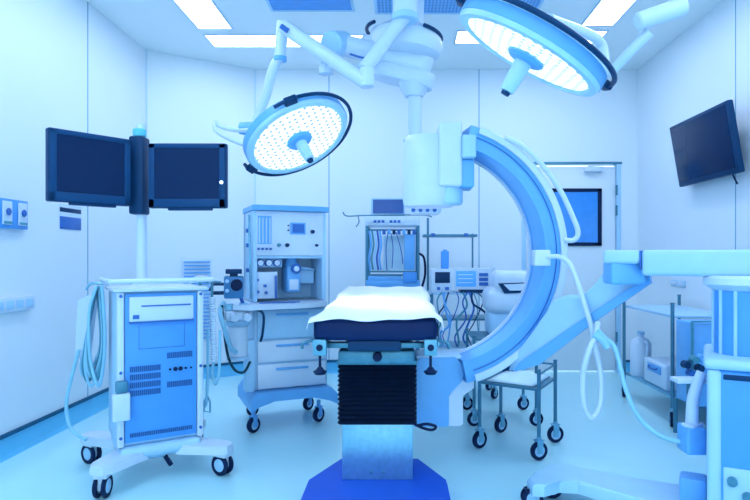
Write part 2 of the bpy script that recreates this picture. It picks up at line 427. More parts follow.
# ------------------------------------------------------------------ left imaging workstation cart
M0 = Matrix.Translation((-1.32, 3.235, 0)) @ Matrix.Rotation(math.radians(32), 4, 'Z')
t = thing('imaging_cart', 'pale blue computer cart with vented front panel on four big casters', 'equipment cart', M=M0)
x0, x1, y0, y1, z0, z1 = -.21, .21, -.19, .17, .19, .965
part(MB().box((x0, y0 + .02, z0), (x1, y1, z1), .015), 'cabinet', pale_m, t, local=True)
part(MB().box((x0, y0, z0), (x0 + .034, y0 + .05, z1), .010).box((x1 - .034, y0, z0), (x1, y0 + .05, z1), .012), 'corner_post', white_m, t, local=True)
fp = part(MB().box((x0 + .037, y0 + .005, z0 + .02), (x1 - .037, y0 + .03, z1 - .01), .004), 'front_panel', blue_m, t, 'bright blue front panel with air vents', local=True)
dv = part(MB().box((x0 + .055, y0 - .012, z1 - .15), (x1 - .055, y0 + .01, z1 - .025), .006), 'disc_drive', white_m, fp, local=True)
part(MB().box((x0 + .11, y0 - .016, z1 - .075), (x1 - .07, y0 - .011, z1 - .068)).box((x0 + .07, y0 - .016, z1 - .135), (x0 + .10, y0 - .011, z1 - .115)).box((x0 + .055, y0 - .014, z1 - .157), (x1 - .055, y0 + .006, z1 - .150)), 'drive_slot', deep_m, fp, local=True)
pf = MB()
for a, b in (((x0 + .10, z1 - .17), (x0 + .102, z1 - .29)), ((x1 - .10, z1 - .17), (x1 - .098, z1 - .29)), ((x0 + .10, z1 - .288), (x1 - .098, z1 - .29))):
    pf.box((min(a[0], b[0]), y0 + .003, min(a[1], b[1])), (max(a[0], b[0]), y0 + .006, max(a[1], b[1])))
part(pf, 'panel_groove', deep_m, fp, local=True)
def vent(xa, xb, za, zb, rows, cols):
    v = MB()
    w = (xb - xa) / cols; h = (zb - za) / rows
    for r in range(rows):
        for c in range(cols):
            v.box((xa + c * w + w * .08, y0 + .001, za + r * h + h * .08), (xa + c * w + w * .84, y0 + .006, za + (r + 1) * h - h * .08))
    return part(v, 'vent', mat('vent_slot_blue', (.012, .12, .38), .5), fp, local=True)
for i in range(4): vent(x0 + .058, x0 + .205, z1 - .405 - i * .040, z1 - .372 - i * .040, 1, 16)
vent(x1 - .185, x1 - .058, z1 - .350, z1 - .315, 1, 14)
vent(x1 - .185, x1 - .058, z1 - .500, z1 - .465, 1, 14)
vent(x0 + .058, x1 - .058, z0 + .045, z0 + .068, 1, 30)
sk = MB()
for i, rr in enumerate((.006, .011, .011, .006, .005)): sk.cyl((x1 - .17 + i * .026, y0 + .006, z1 - .405), (x1 - .17 + i * .026, y0 - .002, z1 - .405), rr, n=12)
part(sk, 'connector_socket', black_m, fp, local=True)
for z in (z1 - .02, z1 - .40, z0 + .05):
    for x in (x0 + .017, x1 - .017):
        part(MB().cyl((x, y0, z), (x, y0 - .006, z), .008, n=10), 'screw', deep_m, t, local=True)
part(MB().box((x0 - .02, y0 - .02, z1), (x1 + .02, y1 + .02, z1 + .018), .008), 'top', white_m, t, local=True)
part(MB().tube([(x0 + .0, y1, z1 + .02), (x0 - .035, y1 - .02, z1 + .055), (x0 - .035, y0 + .03, z1 + .055), (x0, y0 - .03, z1 + .055), (0, y0 - .04, z1 + .055), (x1, y0 - .03, z1 + .055), (x1 + .05, y0 + .03, z1 + .055), (x1 + .05, y1 - .02, z1 + .055), (x1, y1, z1 + .02)], .012), 'handle_rail', white_m, t, local=True)
# base with four splayed legs
part(MB().box((-.2, -.21, .125), (.2, .19, .19), .03, seg=3).lathe([(0, .0), (.10, .0), (.17, .03), (.18, .05), (0, .05)], (0, 0, .085), (0, 0, 1), 28), 'base', pale_m, t, local=True)
for sx, sy in ((-1, -1), (1, -1), (-1, 1), (1, 1)):
    cx, cy = sx * .283, sy * .283
    lg = MB()
    d = V((sx, sy, 0)).normalized(); pp = V((-d.y, d.x, 0))
    ce = V((cx, cy, 0)); st = V((sx * .13, sy * .13, 0))
    pts = [st - pp * .09, st + pp * .09, ce + pp * .06, ce + d * .045 + pp * .035, ce + d * .055, ce + d * .045 - pp * .035, ce - pp * .06]
    lg.prism([p + V((0, 0, .118)) for p in pts], (0, 0, .032)); lg.prism([ce + (p - ce) * .93 + V((0, 0, .15)) for p in pts], (0, 0, .012))
    part(lg, 'base_leg', white_m, t, local=True)
    caster(t, cx, cy, .055, .028, yaw=math.radians(-60 if sx * sy < 0 else 62), top=.125, forkm=white_m, twin=True)
part(MB().tube([(.02, -.17, .11), (.04, -.21, .075)], .012, smooth=False), 'brake_pedal', black_m, t, local=True)
Mi = M0
# probe holder and foot-switch box on the front left edge
hb = part(MB().box((-.235, -.235, .335), (-.155, -.19, .47), .006), 'cable_holder', white_m, t, local=True)
part(MB().box((-.22, -.232, .47), (-.165, -.195, .53), .008), 'plug', dsteel_m, hb, local=True)
# pole with two monitors
pl = V((-1.41, 3.27, 0))
part(MB().cyl(pl + V((0, 0, z1)), pl + V((0, 0, 1.86)), .024, n=20), 'monitor_pole', white_m, t)
part(MB().cyl(pl + V((0, 0, z1 + .018)), pl + V((0, 0, z1 + .05)), .05, .03, 20), 'pole_foot', white_m, t)
part(MB().box(pl + V((-.045, -.06, 1.37)), pl + V((.035, .035, 1.79)), .012), 'pole_sleeve', navy_m, t)
part(MB().cyl(pl + V((-.005, -.01, 1.79)), pl + V((-.005, -.01, 1.835)), .035, n=20, bev=.006), 'pole_cap', teal_cap, t)
def monitor(px0, Y0, px1, Y1, yt0, yt1, yb0, yb1, lab):
    A, B = P(px0, yt0, Y0), P(px1, yt1, Y1)
    zb = (P(px0, yb0, Y0).z + P(px1, yb1, Y1).z) / 2; zt = (A.z + B.z) / 2
    w = V((B.x - A.x, B.y - A.y, 0)).length; a = math.atan2(B.y - A.y, B.x - A.x)
    tm = thing('flat_monitor', lab, 'monitor', ((A.x + B.x) / 2, (A.y + B.y) / 2, zb), a, group='monitors on the cart pole')
    h = zt - zb
    part(MB().box((-w / 2, 0, 0), (w / 2, .045, h), .008), 'casing', navy_m, tm, local=True)
    bz = MB(); e = .036
    bz.box((-w / 2 + .004, -.006, .004), (-w / 2 + e, .002, h - .004), .003).box((w / 2 - e, -.006, .004), (w / 2 - .004, .002, h - .004), .003)
    bz.box((-w / 2 + .004, -.006, .004), (w / 2 - .004, .002, e + .012), .003).box((-w / 2 + .004, -.006, h - e + .008), (w / 2 - .004, .002, h - .004), .003)
    part(bz, 'bezel', mat('bezel_blue', (.006, .06, .17), .4), tm, local=True)
    part(MB().box((-w / 2 + .03, -.002, .04), (w / 2 - .03, .003, h - .02)), 'screen', screen_m, tm, local=True)
    part(MB().box((-w / 4, .002, -.012), (w / 3.2, .03, .002), .003), 'lower_lip', navy_m, tm, local=True)
    return tm, w, h
monitor(48.5, 2.86, 131, 3.17, 126, 140, 200, 207, 'left of the two dark flat monitors on the cart pole')
tm, w, h = monitor(148, 3.17, 226, 3.17, 142, 144, 207.5, 208.5, 'right of the two dark flat monitors on the cart pole')
part(MB().cyl((w / 2 - .022, -.006, .135), (w / 2 - .022, -.009, .135), .009, n=14), 'power_light', mat('led_white', (.9, .97, 1), .4, emit=(.8, .95, 1), estr=1.2), tm, local=True)
# cable bundles hanging on the left of the cart
hk = MB().tube([P(108, 285, 3.30), P(92, 283, 3.28), P(86, 290, 3.27)], .007)
t2 = thing('cable_bundle', 'bundle of thick pale cables hung on the left of the cart', 'cables', P(95, 380, 3.2))
part(hk, 'hook', steel_m, t2)
for k in range(6):
    a, b = 84 + k * 2.0, 98 + k * 2.2; yb = 376 + (k % 3) * 5; Yk = 3.22 - k * .015
    part(MB().tube([P(97, 286, Yk), P(92 - k * .5, 310, Yk), P(85 + k * .8, 345, Yk), P(81 + k * 2.2, 368, Yk), P(86 + k * 2.5, yb, Yk), P(97 + k * 1.2, yb - 18, Yk - .01), P(101 + k * .8, 335, Yk - .01), P(97 + k, 286, Yk - .01)], .0085), 'cable', (cable_m, teal_m, cable_m)[k % 3] if k != 1 else dsteel_m, t2)
sl = thing('probe_pouch', 'white pouch hanging beside the cable bundle on the cart', 'pouch', P(84, 350, 3.2))
part(MB().prism([P(78, 300, 3.25), P(95, 292, 3.25), P(91, 318, 3.25), P(86, 360, 3.25), P(75, 358, 3.25), P(76, 330, 3.25)], (0, .05, 0)), 'body', white_m, sl)
part(MB().tube([P(79, 350, 3.2), P(73, 372, 3.2), P(67, 398, 3.2), P(67, 415, 3.2), P(72, 430, 3.18), P(86, 440, 3.15)], .0095), 'hose', cable_m, sl)
# ribbed tubes on the right side
for i, (pxa, Yk, bot) in enumerate(((200, 3.3, 395), (212, 3.32, 372))):
    t3 = thing('corrugated_tube', ['ribbed breathing tube hanging right beside the cart', 'shorter ribbed tube behind it, towards the anaesthesia machine'][i], 'tube', P(pxa, bot, Yk), group=None)
    mb = MB(); ya = 297
    n = 26
    prof = []
    A, B = P(pxa, ya, Yk), P(pxa - 1 + i * 3, bot - 10, Yk)
    L = (B - A).length
    prof = [(0, 0)]
    for k in range(n * 2 + 1): prof.append((.019 if k % 2 else .014, L * k / (n * 2)))
    prof.append((0, L))
    mb.lathe(prof, A, B - A, 14)
    part(mb, 'ribbed_hose', white_m, t3, sharp=60)
    part(MB().tube([P(pxa, 278, Yk), P(pxa, 298, Yk)], .008, smooth=False).tube([P(pxa - 6, 281, Yk), P(pxa + 9, 282, Yk)], .006, smooth=False), 'hanger', dsteel_m, t3)
    part(MB().tube([B, P(pxa, bot, Yk), P(pxa + 3, bot + 12, Yk), P(pxa + 7, bot, Yk), P(pxa + 8, 330, Yk)], .008), 'return_tube', cable_m, t3)
tag(MB().tube([P(207, 395, 3.3), P(204, 403, 3.3), P(204, 411, 3.3), P(210, 412, 3.3), P(210, 402, 3.3), P(207, 395, 3.3)], .005, smooth=False).build('metal_clip', steel_m), 'small metal clip at the end of the hanging tube', 'clip')

# ------------------------------------------------------------------ anaesthesia machine
A0 = P(254.5, 300, 3.92); A0.z = 0
Ma = Matrix.Translation(A0) @ Matrix.Rotation(math.radians(24), 4, 'Z')
t = thing('anaesthesia_machine', 'pale blue anaesthesia machine with gauges, worktop and drawers', 'anaesthesia machine', M=Ma)
W = .50
def lx(px): return (px - 257) / 71 * W
def lz(py, s=150): return H - (py - CY) / s
part(MB().box((0, .05, .84), (.028, .42, 1.45), .006).box((W - .028, .05, .84), (W, .42, 1.45), .006).box((0, .34, .84), (W, .42, 1.45), .004).box((0, .06, 1.13), (W, .4, 1.15), .003), 'upper_cabinet', pale_m, t, local=True)
part(MB().prism([V((-.005, .43, 1.45)), V((-.005, .04, 1.45)), V((.03, .01, 1.45)), V((W - .03, .01, 1.45)), V((W + .015, .04, 1.45)), V((W + .015, .43, 1.45))], (0, 0, .035)), 'top_cap', mid_m, t, local=True)
cp = part(MB().box((.02, .045, 1.15), (W - .022, .33, 1.448), .005), 'control_panel', white_m, t, local=True)
part(MB().box((lx(261), .038, lz(244)), (lx(274), .046, lz(216)), .003), 'flow_meter_window', mid_m, cp, local=True)
ft = MB()
for i in range(4): ft.cyl((lx(262.5 + i * 3.3), .036, lz(243)), (lx(262.5 + i * 3.3), .036, lz(218)), .004, n=8)
part(ft, 'flow_tube', white_m, cp, local=True)
for i in range(4): part(MB().cyl((lx(261.5 + i * 3.8), .046, lz(249)), (lx(261.5 + i * 3.8), .018, lz(249)), .008, n=12), 'flow_knob', deep_m, cp, local=True)
part(MB().box((lx(292), .036, lz(234)), (lx(307), .046, lz(222)), .002), 'display_bezel', mid_m, cp, local=True)
part(MB().box((lx(294), .033, lz(232.5)), (lx(305.5), .037, lz(223.5))), 'display', deep_m, cp, local=True)
for px, py, r in ((314, 231, .014), (289, 245, .014), (281, 245, .013), (318, 245, .010), (290, 225, .005), (290, 230, .005)):
    part(MB().cyl((lx(px), .046, lz(py)), (lx(px), .022, lz(py)), r, r * .85, 16), 'dial', teal_m if px == 281 else navy_m, cp, local=True)
part(MB().box((.028, .33, .85), (W - .028, .345, 1.13)), 'recess_back', pale_m, t, local=True)
part(MB().box((.03, .12, 1.07), (.21, .30, 1.13), .004), 'gauge_rail', pale_m, t, local=True)
for px in (265, 273, 281):
    g = part(MB().cyl((lx(px), .12, lz(263)), (lx(px), .085, lz(263)), .025, n=22, bev=.004), 'pressure_gauge', deep_m, t, local=True)
    part(MB().cyl((lx(px), .085, lz(263)), (lx(px), .083, lz(263)), .019, n=22), 'gauge_face', white_m, g, local=True)
sp = part(MB().box((lx(259), .08, .86), (lx(281), .20, lz(272)), .006), 'ventilator_panel', white_m, t, local=True)
for px, py in ((261.5, 280), (269, 286), (262, 292), (270, 293)): part(MB().cyl((lx(px), .08, lz(py)), (lx(px), .06, lz(py)), .011, .009, 14), 'knob', deep_m, sp, local=True)
part(MB().box((lx(278), .06, .86), (lx(280), .075, lz(276)), .003), 'bellows_tube', deep_m, t, local=True)
vp = part(MB().box((lx(291), .10, .90), (lx(304), .28, lz(266)), .012).cyl((lx(298), .19, lz(266)), (lx(298), .19, lz(258)), .045, .035, 22), 'vaporiser', mid_m, t, local=True)
part(MB().cyl((lx(299), .10, lz(269)), (lx(299), .065, lz(269)), .033, n=24, bev=.006), 'vaporiser_dial', deep_m, vp, local=True)
part(MB().cyl((lx(299), .064, lz(269)), (lx(299), .060, lz(269)), .018, n=20), 'dial_face', white_m, vp, local=True)
part(MB().box((lx(293), .092, .915), (lx(302), .10, lz(280)), .003), 'filler_window', white_m, vp, local=True)
part(MB().box((lx(306), .2, .95), (lx(322), .30, 1.05), .01).tube([(lx(304), .2, 1.05), (lx(312), .15, 1.06), (lx(322), .2, 1.05)], .008), 'suction_bottle', pale_m, t, local=True)
part(MB().prism([V((-.06, .40, .805)), V((-.17, .10, .805)), V((-.15, -.10, .805)), V((-.06, -.16, .805)), V((.30, -.13, .805)), V((W - .02, -.04, .805)), V((W, .40, .805))], (0, 0, .032)), 'worktop', white_m, t, local=True)
part(MB().prism([V((.02, -.05, .838)), V((.25, -.08, .838)), V((.30, -.02, .838)), V((.03, .0, .838))], (0, 0, .006)), 'work_mat', deep_m, t, local=True)
part(MB().box((0, .02, .26), (W, .44, .805), .01), 'lower_cabinet', pale_m, t, local=True)
for za, zb in ((.27, .43), (.445, .585), (.60, .79)):
    d = part(MB().box((.02, .0, za), (W - .015, .03, zb), .006), 'drawer', white_m if za < .5 else pale_m, t, local=True)
    part(MB().box((.14, -.012, zb - .04), (W - .14, .004, zb - .025), .004), 'drawer_handle', mid_m, d, local=True)
part(MB().prism([V((x, -.07, z)) for x, z in ((-.035, .14), (.02, .17), (.12, .20), (W - .12, .20), (W - .01, .17), (W + .05, .14), (W + .05, .21), (W, .26), (0, .26), (-.035, .21))], (0, .53, 0)), 'base', mid_m, t, local=True)
for x, y in ((-.01, -.02), (W - .05, .06), (.06, .40), (W - .03, .40)): caster(t, x, y, .05, .03, yaw=.6, top=.15, forkm=mid_m)
# left side details
for z in (1.32, 1.22, 1.05): part(MB().cyl((0, .2, z), (-.02, .2, z), .014, n=12), 'side_knob', deep_m, t, local=True)
part(MB().tube([(-.01, .08, .86), (-.02, .08, 1.42)], .008, smooth=False), 'side_pole', steel_m, t, local=True)
# absorber and circuit, left of the machine
ab = part(MB().cyl((-.11, -.02, .50), (-.11, -.02, .70), .062, n=26, bev=.008), 'absorber_canister', white_m, t, local=True)
part(MB().cyl((-.11, -.02, .70), (-.11, -.02, .735), .075, n=26, bev=.008), 'canister_lid', pale_m, ab, local=True)
part(MB().cyl((-.11, -.02, .485), (-.11, -.02, .50), .07, n=26), 'canister_base', pale_m, ab, local=True)
part(MB().box((-.20, -.10, .735), (-.03, .06, .80), .02, seg=3).cyl((-.15, -.09, .77), (-.15, -.16, .76), .024, n=16).cyl((-.07, -.09, .77), (-.07, -.16, .76), .024, n=16), 'valve_block', white_m, t, local=True)
part(MB().cyl((-.17, -.05, .80), (-.17, -.05, .845), .028, n=18, bev=.004).cyl((-.08, -.05, .80), (-.08, -.05, .845), .028, n=18, bev=.004), 'valve_dome', cable_m, t, local=True)
part(MB().tube([(-.20, -.05, .85), (-.23, -.10, .80), (-.21, -.14, .70), (-.17, -.12, .58), (-.13, -.09, .54)], .015), 'circuit_hose', cable_m, t, local=True)
part(MB().tube([(-.03, -.10, .81), (.03, -.13, .78), (.03, -.12, .66), (.02, -.1, .60)], .008), 'suction_tube', navy_m, t, local=True)
part(MB().box((-.06, -.02, .26), (.0, .08, .60), .01), 'absorber_bracket', pale_m, t, local=True)
# blue ventilator module on arm
bx = P(233, 284, 3.80)
t3 = thing('respiratory_module', 'small dark blue module with round window left of anaesthesia machine', 'module', (bx.x, bx.y, bx.z - .09), math.radians(15))
part(MB().box((-.055, -.04, .0), (.065, .06, .14), .01), 'body', mat('module_blue', (.03, .20, .45), .4), t3, local=True)
part(MB().cyl((.022, -.04, .085), (.022, -.052, .085), .037, n=22, bev=.004), 'round_window', black_m, t3, local=True)
part(MB().box((-.045, -.045, .155), (.055, .04, .185), .006).box((-.02, -.02, .14), (.03, .03, .156)), 'cap', navy_m, t3, local=True)
for x, z in ((-.035, .11), (-.035, .05)): part(MB().cyl((x, -.04, z), (x, -.05, z), .012, n=12), 'button', pale_m, t3, local=True)
part(MB().tube([(-.055, .0, .09), (-.12, .0, .09), (-.14, .01, .05)], .010, smooth=False).tube([(-.055, 0, .035), (-.12, 0, .035)], .012, smooth=False), 'mounting_arm', navy_m, t3, local=True)
part(MB().tube([(.05, .0, .0), (.06, .03, -.05), (.03, .06, -.08)], .012), 'stalk', deep_m, t3, local=True)
tag(MB().tube([P(222, 305, 3.75), P(224, 330, 3.75), P(228, 356, 3.75), P(235, 370, 3.75), P(244, 372, 3.78), P(250, 362, 3.85)], .0085).build('black_hose', mat('dark_hose', (.01, .06, .10), .4)), 'thin black hose drooping left of the anaesthesia machine', 'hose')

# ------------------------------------------------------------------ monitoring rack behind the table
t = thing('monitoring_rack', 'pale rack with tubes and trays behind the head of the table', 'rack', (-.07, 5.25, 0))
Y = 5.15
rk = MB()
for px in (367, 418):
    p = P(px, 222, Y)
    for y in (Y, Y + .32): rk.tube([(p.x, y, .10), (p.x, y, p.z)], .014, smooth=False)
for py in (230, 271.5, 275, 300): 
    a, b = P(367, py, Y), P(418, py, Y); rk.tube([a, b], .008, smooth=False)
part(rk, 'frame', dsteel_m, t)
a, b = P(365, 226, Y), P(420, 216, Y)
part(MB().box((a.x, Y - .02, a.z), (b.x, Y + .32, b.z), .012), 'top_shelf', white_m, t)
a, b = P(366, 287, Y), P(420, 280, Y)
part(MB().box((a.x, Y - .02, a.z), (b.x, Y + .32, b.z), .006), 'lower_shelf', mid_m, t)
part(MB().box((P(366, 0, Y).x, Y, .09), (P(420, 0, Y).x, Y + .34, .13), .01), 'base', pale_m, t)
for x in (P(369, 0, Y).x, P(417, 0, Y).x):
    for y in (Y + .03, Y + .3): caster(t, x - t.location.x, y - t.location.y, .038, .025, yaw=.4, top=.09)
for i in range(9):
    a = P(371 + i * 4.0, 221.5, Y - .03)
    part(MB().box((a.x - .012, a.y, a.z - .01), (a.x + .012, a.y + .012, a.z + .012), .003), 'key', deep_m if i % 4 else white_m, t)
for i in range(7):
    px = 384 + i * 5
    a = P(px, 231, Y - .02); part(MB().box((a.x - .014, a.y - .01, a.z - .03), (a.x + .014, a.y + .02, a.z + .012), .004), 'connector', (deep_m, mid_m, navy_m)[i % 3], t)
for i in range(5):
    px = 369.5 + i * 2.6
    part(MB().tube([P(px, 231, Y - .02), P(px + 1.5, 245, Y - .04), P(px - .5, 258, Y - .03), P(px + 1, 270, Y - .02)], .009), 'hanging_tube', (mid_m, teal_m, pale_m, deep_m, mid_m)[i], t)
a, b = P(404, 270, Y), P(415, 234, Y)
part(MB().box((a.x, Y - .02, a.z), (b.x, Y + .18, b.z), .01), 'gas_module', mid_m, t)
a, b = P(403, 283, Y), P(417, 272, Y)
part(MB().box((a.x, Y - .03, a.z), (b.x, Y + .18, b.z), .01), 'pump_module', blue_m, t)
a, b = P(368, 281, Y), P(402, 276.5, Y)
part(MB().box((a.x, Y - .02, a.z), (b.x, Y + .2, b.z), .006), 'tray', mid_m, t)
for k, pts in enumerate((((388, 232), (386, 250), (387, 271)), ((396, 232), (401, 250), (403, 264)), ((391, 233), (393, 248), (392, 268)))):
    part(MB().tube([P(a, b, Y - .03) for a, b in pts], .004), 'thin_cable', deep_m, t)
part(MB().tube([P(418, 253, Y), P(424, 258, Y), P(425, 275, Y), P(421, 290, Y)], .010), 'black_cable', black_m, t)
rd = MB().tube([P(343, 212, Y), P(347, 216, Y), P(365, 215.5, Y), P(420, 215, Y), P(432, 217, Y)], .006).tube([P(358, 216, Y), P(359, 222, Y), P(356, 227, Y)], .005)
part(rd, 'hook_rail', dsteel_m, t)
t3 = thing('vital_signs_monitor', 'small dark screen on top of the pale monitoring rack', 'monitor', (P(388, 215, Y).x, Y + .08, P(388, 216, Y).z))
a, b = P(371, 216, Y), P(405, 198, Y)
part(MB().box((a.x, Y, a.z), (b.x, Y + .06, b.z), .008), 'casing', pale_m, t3)
a, b = P(373, 213.5, Y), P(403.5, 199.5, Y)
part(MB().box((a.x, Y - .004, a.z), (b.x, Y + .003, b.z)), 'screen', mat('dim_blue_screen', (.01, .10, .38), .2), t3)
# white bag hanging in rack
a = P(393, 250, Y - .04)
mb = MB(); pts = [P(383, 236, Y), P(404, 235, Y), P(403, 252, Y), P(404, 270, Y), P(382, 270, Y), P(384, 250, Y)]
tag(mb.prism([p + V((0, .06, 0)) for p in pts], (0, .07, 0)).build('fluid_bag', cloth_m), 'white bag hanging inside the monitoring rack', 'bag')

# ------------------------------------------------------------------ equipment trolley behind, right of the table
Y = 4.80
sx = lambda px: (px - CX) * Y / F
sz = lambda py: H - (py - CY) * Y / F
t = thing('equipment_trolley', 'steel trolley with shelves and tangled leads behind the table', 'trolley', (sx(465), Y + .2, 0))
fr = MB()
for px in (432, 497):
    for y in (Y, Y + .36): fr.tube([(sx(px), y, .11), (sx(px), y, sz(293))], .011, smooth=False)
fr.tube([(sx(430), Y + .36, sz(293)), (sx(430), Y + .36, sz(215))], .010, smooth=False)
fr.tube([(sx(478), Y + .36, sz(293)), (sx(478), Y + .36, sz(232))], .008, smooth=False)
part(fr, 'frame', dsteel_m, t)
for py in (293, 319, 347, 368):
    part(MB().box((sx(430), Y - .01, sz(py) - .012), (sx(499), Y + .37, sz(py) + .0), .004), 'shelf', (pale_m, dsteel_m, pale_m, pale_m)[(293, 319, 347, 368).index(py)], t)
part(MB().box((sx(424), Y + .15, sz(236)), (sx(480), Y + .38, sz(233.5)), .003), 'upper_shelf', dsteel_m, t)
for px in (434, 468): part(MB().box((sx(px) - .016, Y + .13, sz(236)), (sx(px) + .016, Y + .15, sz(232.5)), .003), 'shelf_clamp', deep_m, t)
for px in (434, 495):
    for y in (Y + .03, Y + .33): caster(t, sx(px) - t.location.x, y - t.location.y, .042, .025, yaw=.9, top=.11)
for k in range(12):
    a = random.uniform(440, 490); b = a + random.uniform(-12, 12)
    part(MB().tube([(sx(a), Y - .03, sz(292)), (sx(a + random.uniform(-6, 6)), Y - .05, sz(303 + random.uniform(-3, 5))), (sx((a + b) / 2 + random.uniform(-8, 8)), Y - .06, sz(318 + random.uniform(-6, 8))), (sx(b + random.uniform(-6, 6)), Y - .04, sz(332 + random.uniform(-6, 10))), (sx(b), Y - .03, sz(346))], .0045 + .002 * (k % 3)), 'hanging_lead', (deep_m, teal_m, navy_m, mid_m)[k % 4], t)
q = thing('recorder_unit', 'small pale box with dark screen at left end of steel trolley', 'medical monitor', (sx(441), Y + .05, sz(293)))
part(MB().box((sx(431), Y + .0, sz(293)), (sx(452), Y + .20, sz(269)), .008), 'casing', white_m, q)
part(MB().box((sx(435), Y - .004, sz(283)), (sx(450), Y + .004, sz(272)), .002), 'screen', navy_m, q)
part(MB().box((sx(437), Y - .006, sz(290)), (sx(440), Y + .003, sz(287))).box((sx(445), Y - .006, sz(290)), (sx(449), Y + .003, sz(287))), 'button', deep_m, q)
q = thing('defibrillator', 'white defibrillator with lit blue display on the steel trolley', 'defibrillator', (sx(475), Y + .05, sz(293)))
part(MB().prism([V((sx(454), Y, z)) for z in (sz(289.5),)] + [V((sx(490), Y, sz(289.5))), V((sx(501), Y + .28, sz(289.5))), V((sx(462), Y + .28, sz(289.5)))], (0, 0, sz(268.5) - sz(289.5))), 'casing', white_m, q)
part(MB().box((sx(456), Y - .005, sz(286.5)), (sx(476), Y + .004, sz(271)), .002), 'display', disp_m, q)
mb = MB()
for i in range(3): mb.box((sx(458), Y - .007, sz(275 + i * 4)), (sx(473), Y - .004, sz(274.4 + i * 4)))
part(mb, 'trace_line', white_m, q)
for i in range(3): part(MB().box((sx(479), Y - .006, sz(276.5 + i * 4.6)), (sx(488), Y + .003, sz(273 + i * 4.6)), .002), 'channel_button', deep_m, q)
part(MB().box((sx(461), Y - .01, sz(293)), (sx(490), Y + .22, sz(289.5)), .003), 'foot_block', navy_m, q)
tag(MB().box((sx(442), Y + .10, sz(269)), (sx(450), Y + .15, sz(251)), .006).box((sx(444), Y + .115, sz(251)), (sx(448), Y + .135, sz(249.5))).build('blue_bottle', blue_m), 'slim blue container standing on the small recorder box', 'container')

# ------------------------------------------------------------------ trolleys under the C-arm
def trolley(name, label, corners, shelves, ztop, r, m=dsteel_m, group=None):
    c = sum((V((x, y, 0)) for x, y in corners), V((0, 0, 0))) / 4
    t = thing(name, label, 'trolley', c, group=group)
    for x, y in corners:
        part(MB().tube([(x, y, r * 2.3), (x, y, ztop)], .011, smooth=False).cyl((x, y, ztop), (x, y, ztop + .008), .013, n=10), 'post', m, t)
        caster(t, x - c.x, y - c.y, r, .026, yaw=random.uniform(.1, .7), top=r * 2.5)
    for z in shelves:
        part(MB().prism([V((x, y, z)) for x, y in corners], (0, 0, .012)), 'shelf', m, t)
    rr = MB(); zz = ztop - .02
    for i in range(4):
        a, b = corners[i], corners[(i + 1) % 4]
        if i != 0: rr.tube([(a[0], a[1], zz), (b[0], b[1], zz)], .006, smooth=False)
    part(rr, 'guard_rail', m, t)
    return t
trolley('instrument_trolley', 'low steel trolley on casters in front, under the C-arm curve', [(.78, 3.37), (.475, 3.58), (.655, 3.90), (.955, 3.69)], [.385], .50, .052)
# cloth on it
vs = []; fs = []
for j in range(9):
    for i in range(9):
        u, v = i / 8, j / 8
        p = V((.52, 3.58, 0)).lerp(V((.76, 3.42, 0)), u) + (V((.165, .29, 0)) * v)
        vs.append((p.x, p.y, .403 + .035 * math.sin(PI * u) * math.sin(PI * v) * (1 + .4 * math.sin(7 * u + 5 * v))))
for j in range(8):
    for i in range(8): a = j * 9 + i; fs.append((a, a + 1, a + 10, a + 9))
m = MB(); m.add(vs, fs); cl = m.build('folded_cloth', cloth_m, sharp=80)
md = cl.modifiers.new('th', 'SOLIDIFY'); md.thickness = .008; md.offset = 0
tag(cl, 'white cloth lying on the low steel trolley', 'cloth')
trolley('supply_trolley', 'steel trolley behind the low one, carrying the white warmer', [(.92, 4.05), (.50, 4.05), (.50, 4.48), (.92, 4.48)], [.30, .575], .60, .048)
for i, (z, lab) in enumerate(((.315, 'lower'), (.36, 'upper'))):
    tag(MB().box((.54, 4.08, z - .003), (.80, 4.36, z + .035), .008).build('instrument_tray', navy_m if i else deep_m), 'dark metal tray on supply trolley shelf, %s of two stacked' % lab, 'tray', 'stacked trays on the supply trolley')
# patient warmer
Yw = 4.22
t = thing('patient_warmer', 'rounded white warming unit with dark control panel behind the C-arm', 'warming unit', (.76, Yw + .12, .587))
a = lambda px, py: V(((px - CX) * Yw / F, Yw, H - (py - CY) * Yw / F))
wm = MB().box((a(489, 0).x, Yw - .02, .587), (a(529, 0).x, Yw + .24, a(0, 312).z), .03, seg=3)
part(wm, 'lower_body', pale_m, t)
wm = MB().box((a(486, 0).x, Yw - .06, a(0, 314).z), (a(533, 0).x, Yw + .28, a(0, 287).z), .07, seg=5)
part(wm, 'ring_hose', white_m, t)
wm = MB().box((a(494, 0).x, Yw - .045, a(0, 300).z), (a(535, 0).x, Yw + .25, a(0, 271).z), .05, seg=4)
part(wm, 'upper_body', white_m, t)
cp = part(MB().prism([a(497, 283) + V((0, -.065, 0)), a(529, 282) + V((0, -.065, 0)), a(529, 292) + V((0, -.065, 0)), a(503, 293) + V((0, -.065, 0))], (0, .03, 0)), 'control_panel', navy_m, t)
part(MB().prism([a(502, 284) + V((0, -.07, 0)), a(524, 283) + V((0, -.07, 0)), a(519, 290) + V((0, -.07, 0)), a(508, 290) + V((0, -.07, 0))], (0, .01, 0)), 'display', white_m, cp)

# ------------------------------------------------------------------ right wall cart
t = thing('storage_cart', 'two-shelf steel cart standing along the right wall', 'cart', (2.05, 4.45, 0))
cn = [(1.83, 4.03), (2.28, 4.03), (2.28, 4.90), (1.83, 4.90)]
for x, y in cn:
    part(MB().tube([(x, y, .12), (x, y, .825)], .0125, smooth=False).cyl((x, y, .825), (x, y, .833), .015, n=10), 'post', dsteel_m, t)
    caster(t, x - 2.05, y - 4.45, .05, .03, yaw=1.2, top=.125)
for z in (.73, .185):
    part(MB().box((1.835, 4.03, z), (2.275, 4.90, z + .018), .004), 'shelf', steel_m if z < .5 else pale_m, t)
